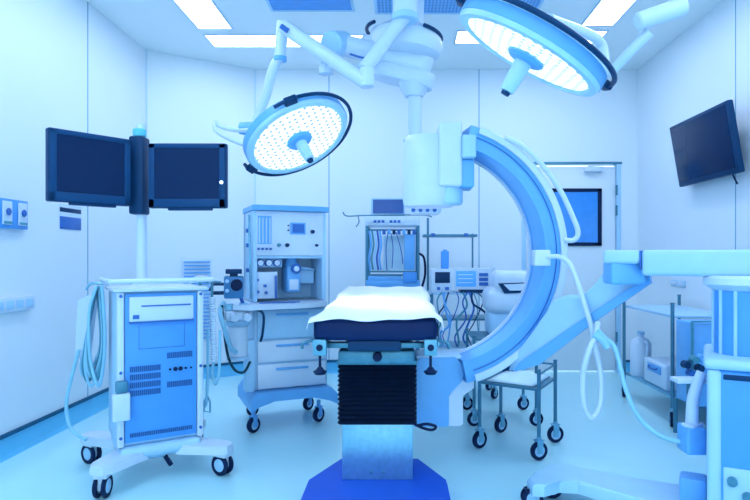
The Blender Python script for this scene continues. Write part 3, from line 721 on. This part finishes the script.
# things on lower shelf
j = P(634, 372, 4.72)
t2 = thing('plastic_jug', 'white plastic jug at far end of the lower cart shelf', 'jug', (1.91, 4.76, .203))
part(MB().lathe([(0, 0), (.075, 0), (.08, .01), (.08, .25), (.06, .285), (.026, .305), (.026, .325), (0, .325)], (1.91, 4.76, .203), (0, 0, 1), 26), 'bottle', white_m, t2)
part(MB().cyl((1.91, 4.76, .528), (1.91, 4.76, .55), .03, n=18), 'cap', pale_m, t2)
part(MB().tube([(1.91, 4.69, .48), (1.91, 4.64, .47), (1.91, 4.64, .38), (1.91, 4.685, .35)], .010), 'handle', white_m, t2)
t2 = thing('suction_unit', 'white boxy device on the lower cart shelf beside the jug', 'medical device', (1.96, 4.30, .203))
part(MB().box((1.85, 4.18, .203), (2.10, 4.56, .385), .018, seg=3), 'casing', white_m, t2)
part(MB().box((1.845, 4.25, .30), (1.853, 4.48, .36), .003), 'control_strip', mid_m, t2)
part(MB().tube([(1.845, 4.30, .34), (1.83, 4.32, .33), (1.83, 4.42, .33), (1.845, 4.44, .34)], .006), 'handle', deep_m, t2)
# blue bin panel with dark tubular frame
t2 = thing('blue_bin', 'blue panelled bin with dark tubular rim in front of the cart', 'bin', (2.0, 3.80, 0))
part(MB().box((1.80, 3.68, .22), (2.18, 3.92, .735), .012), 'panel_body', mid_m, t2)
part(MB().tube([(1.785, 3.665, .10), (1.785, 3.665, .745), (2.195, 3.665, .745), (2.195, 3.665, .10)], .010, smooth=False), 'tubular_frame', teal_m, t2)
for x in (1.79, 2.19):
    for y in (3.69, 3.9): part(MB().cyl((x, y, 0), (x, y, .22), .014, n=12), 'foot', dsteel_m, t2)
t2 = thing('tap_manifold', 'cluster of dark knobs and fittings beside the blue bin', 'fittings', (1.73, 3.62, 0))
part(MB().tube([(1.73, 3.60, .0), (1.73, 3.60, .52)], .010, smooth=False).cyl((1.73, 3.60, 0), (1.73, 3.60, .015), .06, n=20), 'stand', dsteel_m, t2)
for dx, z, m_ in ((-.03, .50, navy_m), (.02, .53, teal_m), (.05, .48, navy_m), (.0, .45, deep_m), (.06, .54, mid_m)):
    part(MB().cyl((1.73 + dx, 3.59, z), (1.73 + dx, 3.54, z), .024, .02, 14), 'knob', m_, t2)

# ------------------------------------------------------------------ C-arm
ya = math.radians(-27)
Mb = Matrix.Translation((1.176, 2.30, 0)) @ Matrix.Rotation(ya, 4, 'Z')
t = thing('c_arm', 'large mobile X-ray C-arm with curved arc, beam and wheeled body', 'x-ray machine', M=Mb)
zt = .75
part(MB().box((0, 0, .08), (.75, .46, zt - .035), .03, seg=3), 'body', blue_m, t, local=True)
part(MB().box((-.012, -.012, zt - .04), (.76, .47, zt), .018, seg=3), 'body_top', pale_m, t, local=True)
part(MB().box((.0, -.008, .06), (.05, .03, zt - .04), .015, seg=3), 'edge_strip', pale_m, t, local=True)
part(MB().box((.055, -.004, zt - .075), (.7, .01, zt - .055), .004), 'handle_slot', navy_m, t, local=True)
cpn = part(MB().box((.055, -.006, .17), (.20, .008, .345), .006), 'connector_panel', pale_m, t, local=True)
for x, z in ((.085, .297), (.135, .247)):
    part(MB().cyl((x, -.006, z), (x, -.022, z), .018, n=18).cyl((x, -.022, z), (x, -.026, z), .008, n=12), 'connector', dsteel_m, cpn, local=True)
def bl2(v): return Mb @ V(v)
# mast
mc = V((.13, .22, 0))
part(MB().cyl(mc + V((0, 0, zt)), mc + V((0, 0, 1.03)), .105, n=32), 'mast_sleeve', blue_m, t, local=True)
mr = MB()
for k in range(6):
    an = -PI * .95 + k * PI * .9 / 5
    mr.cyl(mc + V((.107 * math.cos(an), .107 * math.sin(an), zt)), mc + V((.107 * math.cos(an), .107 * math.sin(an), 1.03)), .007, n=8)
part(mr, 'mast_ribs', pale_m, t, local=True)
part(MB().lathe([(0, 0), (.108, 0), (.145, .025), (.145, .05), (.12, .06), (0, .06)], mc + V((0, 0, 1.005)), (0, 0, 1), 32), 'mast_collar', white_m, t, local=True)
# beam, along local -x
part(MB().box((-.25, .165, 1.06), (.62, .275, 1.17), .018, seg=3), 'beam', pale_m, t, local=True)
part(MB().box((-.405, .155, 1.11), (-.255, .285, 1.17), .016, seg=3), 'beam_end', pale_m, t, local=True)
part(MB().box((-.256, .162, 1.085), (-.25, .278, 1.168), .002), 'beam_joint', deep_m, t, local=True)
# base foot
ft = [(-.62, .58), (-.60, .68), (-.52, .72), (-.44, .68), (-.38, .60), (-.05, .50), (.2, .46), (.2, .20), (-.05, .22), (-.40, .36), (-.50, .34), (-.60, .36), (-.66, .46)]
fw = [Mb @ V((x, y - .12, 0)) for x, y in ft]
fpx = [(527, 478), (534, 471), (549, 463), (568, 463), (580, 467), (640, 478), (705, 488)]
tops = [P(a, b, F * (H - .13) / (b - CY)) for a, b in fpx]
tops = [V((p.x, p.y, .13)) for p in tops]
bk = V((1.52, 2.55, .13)); 
front = [V((1.35, 2.30, .13)), V((1.05, 2.46, .13)), V((.90, 2.60, .13)), V((.80, 2.70, .13)), V((.72, 2.71, .13)), V((.64, 2.66, .13)), V((.59, 2.67, .13))]
poly = tops + [bk] + front
cen = sum(poly, V((0, 0, 0))) / len(poly)
mb = MB(); n = len(poly)
lv = [[p + V((0, 0, -.055)) for p in poly], [p + V((0, 0, -.012)) for p in poly], [p + (cen - p).normalized() * .014 for p in poly]]
mb.add(sum(lv, []), [tuple(range(n))[::-1], tuple(range(2 * n, 3 * n))] + [(k * n + i, k * n + (i + 1) % n, (k + 1) * n + (i + 1) % n, (k + 1) * n + i) for k in (0, 1) for i in range(n)])
part(mb, 'base_foot', pale_m, t)
bm_i = Mb.inverted()
for wx, wy in ((.60, 2.73), (.72, 2.85)):
    q = bm_i @ V((wx, wy, 0)); caster(t, q.x, q.y, .048, .024, yaw=.5, top=.085, twin=True, forkm=navy_m)
for q in ((.10, .08), (.65, .08), (.65, .38), (.10, .38)): caster(t, q[0], q[1], .045, .03, yaw=.3, top=.1)
part(MB().box((-.10, .12, .13), (-.0, .22, .24), .012), 'wheel_cover', mid_m, t, local=True)
# C arc
Cc = V((.188, 3.10, 1.158)); al = math.radians(9)
e1 = V((math.cos(al), math.sin(al), 0)); e2 = V((-math.sin(al), math.cos(al), 0)); ez = V((0, 0, 1))
RY = .672
def arc(prof, a0, a1, n=56):
    """prof: closed list of (radius, depth)"""
    vs = []; fs = []; k = len(prof)
    for i in range(n + 1):
        a = math.radians(a0 + (a1 - a0) * i / n)
        for r, d in prof: vs.append(Cc + e1 * (r * math.cos(a)) + ez * (r * math.sin(a)) + e2 * d)
    for i in range(n):
        for j in range(k): fs.append((i * k + j, i * k + (j + 1) % k, (i + 1) * k + (j + 1) % k, (i + 1) * k + j))
    fs += [tuple(range(k)), tuple(n * k + j for j in range(k))[::-1]]
    m = MB(); m.add(vs, fs); return m
A0_, A1_ = -78, 76
R = RY
ring = part(arc([(R - .115, -.09), (R - .12, -.08), (R - .12, .06), (R - .10, .065), (R - .10, .095), (R - .115, .10), (R - .115, .12), (R - .02, .12), (R, .105), (R, -.08), (R - .015, -.09)], A0_, A1_), 'c_arc', mid_m, t)
part(arc([(R - .034, -.104), (R - .034, -.088), (R + .004, -.088), (R + .004, -.098), (R - .004, -.104)], A0_ + 4, A1_ - 4), 'outer_rail', white_m, ring)
part(arc([(R - .118, -.097), (R - .118, -.088), (R - .104, -.088), (R - .104, -.097)], A0_ + 4, A1_ - 4), 'inner_rail', mid_m, ring)
part(arc([(R - .126, .104), (R - .126, .125), (R - .112, .125), (R - .112, .104)], A0_ + 2, A1_ - 2), 'rear_rail', white_m, ring)
part(arc([(R - .058, -.095), (R - .058, -.088), (R - .054, -.088), (R - .054, -.095)], A0_ + 4, A1_ - 4), 'arc_groove', deep_m, ring)
# detector at the upper end
Yd = 3.04
def bxp(pxa, pya, pxb, pyb, y0, y1, bev=.01, Yr=Yd, seg=3):
    a, b = P(pxa, pya, Yr), P(pxb, pyb, Yr)
    return MB().box((min(a.x, b.x), y0, min(a.z, b.z)), (max(a.x, b.x), y1, max(a.z, b.z)), bev, seg=seg)
det = part(bxp(439, 121, 462.5, 186, Yd, Yd + .22, .015), 'detector_housing', white_m, t)
part(bxp(462, 135, 476, 158, Yd - .02, Yd + .2, .01), 'arc_bracket', pale_m, det)
part(bxp(460, 158, 475, 187, Yd + .02, Yd + .2, .012), 'detector_side', mid_m, det)
c1, c2 = P(439, 186, Yd + .1), P(439, 207, Yd + .1)
part(MB().cyl(P(448, 186, Yd + .11), P(448, 205, Yd + .11), .078, n=32, bev=.01), 'grid_cone', pale_m, det)
part(MB().lathe([(0, 0), (.125, 0), (.135, .012), (.14, .05), (.14, .33), (.12, .37), (0, .37)], V((P(429, 0, 3.18).x, 3.19, P(0, 207, 3.19).z)), (0, 0, 1), 40), 'image_intensifier', white_m, t)
# tube housing at the lower end
a, b = P(414, 427, 3.0), P(463, 362, 3.0)
sec = [(414, 366), (420, 358), (455, 357), (463, 366), (463, 380), (452, 392), (449, 396), (449, 425), (446, 427), (414, 427)]
tb = part(MB().prism([P(x, y, 3.08) for x, y in sec], (0, .24, 0)), 'tube_housing', mid_m, t)
sec = [(463, 380), (452, 392), (449, 397), (449, 426), (460, 426), (463, 424), (463, 396), (474, 388), (474, 378)]
part(MB().prism([P(x, y, 3.10) for x, y in sec], (0, .2, 0)), 'tube_end', white_m, tb)
part(bxp(416, 356.5, 462, 360, 3.09, 3.31, .006, 3.08), 'collimator_plate', pale_m, tb)
# carriage: slanted support from the beam end down to the arc
def Yc(px): return 2.70 + (642 - px) / (642 - 505) * .40
cg = [(607, 268), (640, 266), (651, 274), (650, 283), (638, 288), (592, 322), (545, 360), (524, 371), (508, 371), (512, 358), (530, 335), (546, 312), (552, 300), (566, 296), (582, 296), (596, 283)]
lo = [P(x, y, Yc(x)) for x, y in cg]; off = V((.04, .10, 0)); cen = sum(lo, V((0, 0, 0))) / len(lo)
mb = MB(); n = len(lo)
lv = [[p + (cen - p).normalized() * .012 for p in lo], [p + off * .12 for p in lo], [p + off for p in lo]]
mb.add(sum(lv, []), [tuple(range(n))[::-1], tuple(range(2 * n, 3 * n))] + [(k * n + i, k * n + (i + 1) % n, (k + 1) * n + (i + 1) % n, (k + 1) * n + i) for k in (0, 1) for i in range(n)])
cg_o = part(mb, 'carriage', pale_m, t)
lo = [P(x, y, Yc(x)) - V((.01, .02, 0)) for x, y in [(640, 281), (650, 275), (651, 283), (594, 322), (540, 364), (514, 371), (520, 362), (590, 314)]]
part(MB().prism(lo, (.02, .03, 0)), 'carriage_edge', mid_m, cg_o)
for px, py in ((597, 304), (560, 320)): part(MB().cyl(P(px, py, Yc(px) - .005), P(px, py, Yc(px) + .03), .008, n=12), 'bolt', deep_m, cg_o)
part(bxp(607, 262, 641, 284, 2.60, 2.72, .012, 2.66), 'swivel_block', mid_m, t)
# sleeve block on the arc with hose
sb = P(540, 262, 3.0)
part(bxp(533, 250, 549, 266, 2.96, 3.04, .008, 3.0), 'hose_bracket', white_m, t)
def hose(name, pts, r, m=white_m, lab=None): return part(MB().tube([P(*p) for p in pts], r, 12), name, m, t, lab)
hose('loop_hose', [(546, 257, 2.97), (560, 257, 2.93), (571, 266, 2.9), (580, 290, 2.85), (590, 322, 2.8), (596, 350, 2.78), (601, 378, 2.76), (600, 405, 2.75), (592, 418, 2.74), (584, 405, 2.73), (583, 375, 2.72), (589, 350, 2.70), (596, 335, 2.72), (598, 322, 2.74)], .0125)
hose('floor_hose', [(598, 330, 2.72), (605, 338, 2.70), (614, 346, 2.68), (620, 365, 2.65), (626, 390, 2.62), (638, 416, 2.58), (656, 433, 2.54), (676, 441, 2.5), (690, 441, 2.48)], .010, cable_m)
hose('plug_collar', [(594, 334, 2.71), (603, 340, 2.70), (608, 348, 2.69)], .018, cable_m)
hose('arc_cable', [(505, 137, 3.05), (522, 146, 3.06), (543, 166, 3.08), (560, 190, 3.1), (572, 215, 3.1), (578, 232, 3.1), (574, 240, 3.1), (564, 240, 3.1)], .0135)
# holder with hand control on the left of the body
hp = part(bxp(682, 425, 701, 452, 2.42, 2.52, .01, 2.47), 'hose_socket', mid_m, t)
part(MB().tube([P(683, 424, 2.47), P(692, 427, 2.43), P(702, 424, 2.47)], .008), 'holder_rim', white_m, hp)
part(MB().tube([P(692, 424, 2.47), P(693, 400, 2.47), P(697, 385, 2.47), P(702, 372, 2.47)], lambda q: .026 - .006 * q, 14), 'hand_control', white_m, hp)
part(MB().box(P(678, 384, 2.47), P(704, 376, 2.55), .004), 'control_head', white_m, hp)

# ------------------------------------------------------------------ ceiling suspension
hubX, hubY = (405 - CX) * 3.3 / F, 3.3
t = thing('lamp_mount', 'white ceiling post carrying the surgical light arms', 'ceiling mount', (hubX, hubY, ZC))
part(MB().lathe([(0, 0), (.16, 0), (.16, -.03), (.12, -.06), (.075, -.09), (0, -.09)], (hubX, hubY, ZC), (0, 0, 1), 30), 'ceiling_flange', white_m, t)
part(MB().cyl((hubX, hubY, P(0, 18, 3.3).z), (hubX, hubY, ZC - .05), .068, n=28), 'post', white_m, t)
part(MB().cyl((hubX, hubY, P(0, 21, 3.3).z), (hubX, hubY, P(0, 14, 3.3).z), .075, n=28, bev=.006), 'bearing_ring', pale_m, t)
part(MB().cyl((hubX - .02, hubY - .066, P(0, 2, 3.3).z), (hubX - .02, hubY - .074, P(0, 2, 3.3).z), .008, n=10), 'screw', deep_m, t)

def light_matrix(px, py, Y, dx, dy, ratio):
    c = P(px, py, Y); v = (c - V((0, 0, H))).normalized()
    r = v.cross(V((0, 0, 1))).normalized(); dn = -(r.cross(v)).normalized()
    q = math.hypot(dx, dy); im = r * (dx / q) + dn * (dy / q)
    nrm = (-v * ratio + im * math.sqrt(1 - ratio ** 2)).normalized()     # lens faces this way
    z = -nrm
    maj = v.cross(im).normalized()
    x = (maj - z * maj.dot(z)).normalized(); y = z.cross(x)
    M = Matrix((x, y, z)).transposed().to_4x4(); M.translation = c
    return M
def lamp_head(M, t, R, gap0, gap1, zr=.02):
    """lens plane at z=0 facing -z"""
    part(MB().lathe([(R * .86, .0), (R * .88, -.006), (R * .97, -.004), (R * .995, .010), (R * .99, .06), (R * .96, .068), (R * .85, .082), (R * .6, .10), (R * .25, .115), (0, .115)], (0, 0, 0), (0, 0, 1), 64), 'housing', lampd_m, t, local=True)
    part(MB().lathe([(R * .985, .012), (R * 1.005, .014), (R * 1.005, .056), (R * .985, .058)], (0, 0, 0), (0, 0, 1), 64), 'side_shade_band', mid_m, t, local=True)  # shade on the housing's side wall, painted as a mid blue band
    part(MB().lathe([(0, -.004), (R * .5, -.003), (R * .86, .002), (R * .86, .012), (0, .012)], (0, 0, 0), (0, 0, 1), 64), 'lens', led_m, t, local=True)
    h = part(MB().lathe([(0, 0), (.075, 0), (.075, -.008), (.062, -.02), (.03, -.024), (0, -.024)], (0, 0, -.004), (0, 0, 1), 30), 'handle_boss', mid_m, t, local=True)
    part(MB().lathe([(0, 0), (.034, 0), (.030, -.09), (.026, -.125), (0, -.128)], (0, 0, -.022), (0, 0, 1), 24), 'sterile_handle', pale_m, h, local=True)
    part(MB().lathe([(0, 0), (.018, 0), (.016, -.012), (0, -.012)], (0, 0, -.150), (0, 0, 1), 16), 'camera_tip', navy_m, h, local=True)
    rr = R * 1.09
    pts = [(rr * math.cos(math.radians(a)), rr * math.sin(math.radians(a)), zr) for a in range(gap0, gap1 + 1, 6)]
    g = part(MB().tube(pts, .010, 10, smooth=False), 'bumper_rail', navy_m, t, local=True)
    for a in (gap0 + 16, gap1 - 12):
        Mr = Matrix.Rotation(math.radians(a), 4, 'Z')
        part(MB().box((R * .98, -.035, zr - .015), (rr + .014, .035, zr + .014), .006, Mr), 'rail_clamp', navy_m, g, local=True)
    return t

# lamp 1
M1 = light_matrix(299, 139.5, 3.4, .48, .87, .55)
t = thing('surgical_light', 'round surgical light hanging left of centre, lens full of small lamps', 'surgical light', M=M1)
RAILS = []
def rail_angles(M, pxs):
    out = []
    for px, py, Y in pxs:
        o = V((0, 0, H)); d = P(px, py, 1) - o; zn = M.to_3x3() @ V((0, 0, 1))
        p = M.inverted() @ (o + d * ((M.to_translation() - o).dot(zn) / d.dot(zn))); out.append(math.degrees(math.atan2(p.y, p.x)))
    return out
a_s, a_e = rail_angles(M1, [(272, 104, 3.4), (247, 166, 3.4)])
a_m = rail_angles(M1, [(350, 115, 3.4)])[0]
def span(a, m, e):
    # go from a through m to e in increasing order (swap if needed)
    def up(x, b):
        while x < b: x += 360
        while x >= b + 360: x -= 360
        return x
    if up(m, a) < up(e, a): return a, up(e, a)
    return e, up(a, e)
g0, g1 = span(a_s, a_m, a_e)
lamp_head(M1, t, .308, int(g0), int(g1))
part(MB().tube([P(283, 22, 3.42), P(280, 58, 3.42)], .034, 16, smooth=False), 'arm_joint', white_m, t)
part(MB().cyl(P(280, 57, 3.42), P(280, 61, 3.42), .038, n=18), 'joint_ring', mid_m, t)
part(MB().tube([P(279, 58, 3.42), P(272, 72, 3.43), P(266, 95, 3.46), P(256, 122, 3.50)], .027, 16), 'drop_arm', white_m, t)
part(MB().tube([P(252, 130, 3.46), P(238, 130, 3.48), P(222, 127, 3.5), P(216, 122, 3.5), P(216, 130, 3.48), P(228, 138, 3.45), P(248, 146, 3.42)], .014), 'yoke', white_m, t)
part(MB().cyl(P(262, 130, 3.50), P(240, 128, 3.5), .05, .035, 20), 'yoke_joint', mid_m, t)
part(MB().tube([P(284, 27, 3.40), P(366, 82, 3.2)], .040, 18, smooth=False), 'spring_arm', white_m, t)
part(MB().cyl(P(281, 26, 3.34), P(288, 31, 3.34), .014, n=14), 'arm_pivot', deep_m, t)
part(MB().cyl(P(367, 68, 3.2), P(367, 87, 3.2), .040, n=20, bev=.006), 'elbow', white_m, t)
part(MB().tube([P(364, 70, 3.2), P(398, 24, 3.3), P(405, 16, 3.3)], .038, 16, smooth=False), 'upper_arm', white_m, t)
# lamp 2
M2 = light_matrix(527, 56, 2.25, -.53, .85, .21)
t = thing('surgical_light', 'large surgical light at top right seen nearly edge-on', 'surgical light', M=M2)
q = M2.inverted() @ V((0, 0, H)); a_m = math.degrees(math.atan2(q.y, q.x)); a_s, a_e = a_m - 112, a_m + 112
g0, g1 = span(a_s, a_m, a_e)
lamp_head(M2, t, .298, int(g0), int(g1), .062)
bkp = M2 @ V((0, 0, .11))
part(MB().cyl(M2 @ V((0, 0, .10)), M2 @ V((0, 0, .15)), .05, n=20), 'back_joint', mid_m, t)
part(MB().tube([M2 @ V((0, 0, .15)), P(598, 40, 2.62), P(606, 66, 2.60), P(612, 70, 2.58), P(630, 52, 2.5), P(650, 32, 2.45)], .022, 16), 'yoke_arm', white_m, t)
part(MB().cyl(P(637, 22, 2.42), P(685, 6, 2.42), .036, n=24, bev=.006), 'arm_drum', white_m, t)
part(MB().tube([P(676, 6, 2.42), P(682, -25, 2.42)], .03, 14, smooth=False), 'drop_post', white_m, t)
p0 = P(682, -25, 2.42)
part(MB().tube([p0, V((p0.x, p0.y, 2.78)), V((p0.x - .2, p0.y + .1, 2.80)), V((hubX, hubY, 2.80))], .034, 16, smooth=False), 'upper_arm', white_m, t)

# pendant
Yp = 3.62
t = thing('ceiling_pendant', 'white jointed pendant with vertical column above the X-ray detector', 'pendant', (P(410, 0, Yp).x, Yp, ZC))
X = lambda px: (px - CX) * Yp / F
Z = lambda py: H - (py - CY) * Yp / F
part(MB().cyl((X(410), Yp, Z(35)), (X(410), Yp, ZC), .085, n=28).cyl((X(410), Yp, ZC - .05), (X(410), Yp, ZC), .16, n=30), 'ceiling_post', white_m, t)
part(MB().lathe([(0, 0), (.17, 0), (.215, .03), (.225, .08), (.21, .13), (.15, .17), (0, .18)], (X(404), Yp, Z(57)), (0.12, -.05, 1), 44), 'rotary_hub', white_m, t)
pts = [(X(404) + .225 * math.cos(math.radians(a)), Yp - .01 + .225 * math.sin(math.radians(a)), Z(57) + .13 - .03 * math.cos(math.radians(a))) for a in range(-60, 225, 8)]
part(MB().tube(pts, .011, 8, smooth=False), 'cable_ring', navy_m, t)
def capsule(pa, pb, r, h, Yoff=0, dz=0):
    a, b = V((X(pa[0]), Yp + Yoff, Z(pa[1]))), V((X(pb[0]), Yp + Yoff, Z(pb[1])))
    d = (b - a); L = d.length; ux = d.normalized(); uy = V((0, 1, 0)); uz = ux.cross(uy)
    out = []
    for k in range(24):
        an = 2 * PI * k / 24
        cx = (L / 2 + r * math.cos(an)) if math.cos(an) > 0 else (-L / 2 + r * math.cos(an))
        out.append((cx, r * math.sin(an)))
    mid = (a + b) / 2
    lv = []
    for zz, g in ((-h / 2, .88), (-h / 2 + .018, 1), (h / 2 - .018, 1), (h / 2, .88)):
        lv += [mid + ux * cx * (1 if g == 1 else .97) + uy * cy * g + uz * zz for cx, cy in out]
    m = MB(); fs = [tuple(range(24))[::-1], tuple(range(72, 96))]
    for k in range(3):
        for i in range(24): fs.append((k * 24 + i, k * 24 + (i + 1) % 24, (k + 1) * 24 + (i + 1) % 24, (k + 1) * 24 + i))
    m.add(vs=lv, fs=fs) if False else m.add(lv, fs)
    return m
part(capsule((376, 52), (414, 63), .11, .125), 'upper_arm_body', white_m, t)
part(capsule((388, 73), (418, 80), .10, .085), 'lower_arm_body', white_m, t)
part(MB().lathe([(0, 0), (.055, 0), (.085, .05), (.10, .10), (0, .10)], (X(414), Yp, Z(97)), (0, 0, 1), 28), 'column_cone', white_m, t)
part(MB().cyl((X(415), Yp, Z(150)), (X(415), Yp, Z(92)), .042, n=24), 'column', white_m, t)
# side arm with drum end
Yq = 3.45
part(MB().tube([P(336, 44, Yq), P(385, 55, Yp - .05)], .062, 20, smooth=False), 'side_arm', white_m, t)
part(MB().cyl(P(330, 44, Yq - .06), P(344, 44, Yq + .06), .072, n=24, bev=.01), 'side_drum', pale_m, t)
part(MB().tube([P(326, 52, Yq), P(326, 72, Yq)], .03, 14, smooth=False).cyl(P(326, 66, Yq), P(326, 74, Yq), .04, n=18), 'side_stub', white_m, t)
part(MB().tube([P(350, 54, Yq - .07), P(365, 58, Yq - .08), P(382, 56, Yq - .02)], .006), 'wire', deep_m, t)
# service head
part(MB().box((X(409), Yp - .06, Z(214)), (X(441), Yp + .14, Z(140)), .02, seg=3), 'service_head', white_m, t)
part(MB().box((X(403.5), Yp - .02, Z(143)), (X(410), Yp + .06, Z(140)), .004), 'hook', mid_m, t)
for i in range(4): part(MB().cyl((X(413 + i * 7), Yp - .06, Z(211)), (X(413 + i * 7), Yp - .075, Z(211)), .012, n=12), 'socket', deep_m, t)

# ------------------------------------------------------------------ surgical beams and added world fill
def spot(name, M, e, col, blend=.6, size=55):
    L = bpy.data.lights.new(name, 'SPOT'); L.energy = e; L.color = col; L.spot_size = math.radians(size); L.spot_blend = blend; L.shadow_soft_size = .2
    o = bpy.data.objects.new(name, L); C.objects.link(o)
    o.matrix_world = M @ Matrix.Translation((0, 0, -.18))
    return o
def aim(src, dst):
    d = (V(dst) - V(src)).normalized(); q = d.to_track_quat('-Z', 'Y').to_matrix().to_4x4(); q.translation = V(src); return q
s1 = M1.to_translation(); s2 = M2.to_translation()
spot('surgical_beam', aim(s1, (TX, 3.3, .88)), 22, (.85, .95, 1), size=48)
spot('surgical_beam', aim(s2, (TX, 3.0, .88)), 14, (.85, .95, 1), size=42)

w = bpy.data.worlds.new('World'); bpy.context.scene.world = w; w.use_nodes = True
w.node_tree.nodes['Background'].inputs[0].default_value = (.55, .78, .97, 1); w.node_tree.nodes['Background'].inputs[1].default_value = 1.4  # pale fill added for brightness, entering where the front wall is left out

# ------------------------------------------------------------------ camera
cd = bpy.data.cameras.new('camera'); cam = bpy.data.objects.new('camera', cd); C.objects.link(cam)
cam.location = (0, 0, H); cam.rotation_euler = (PI / 2, 0, 0)
cd.sensor_width = 36; cd.lens = 36 * F / 750
cd.shift_x = -(CX - 375) / 750; cd.shift_y = (CY - 250) / 750
cd.clip_start = .05
sc = bpy.context.scene; sc.camera = cam
sc.view_settings.view_transform = 'Standard'; sc.view_settings.look = 'None'; sc.view_settings.gamma = 1
sc.view_settings.use_curve_mapping = False
sc.view_settings.exposure = 0.74
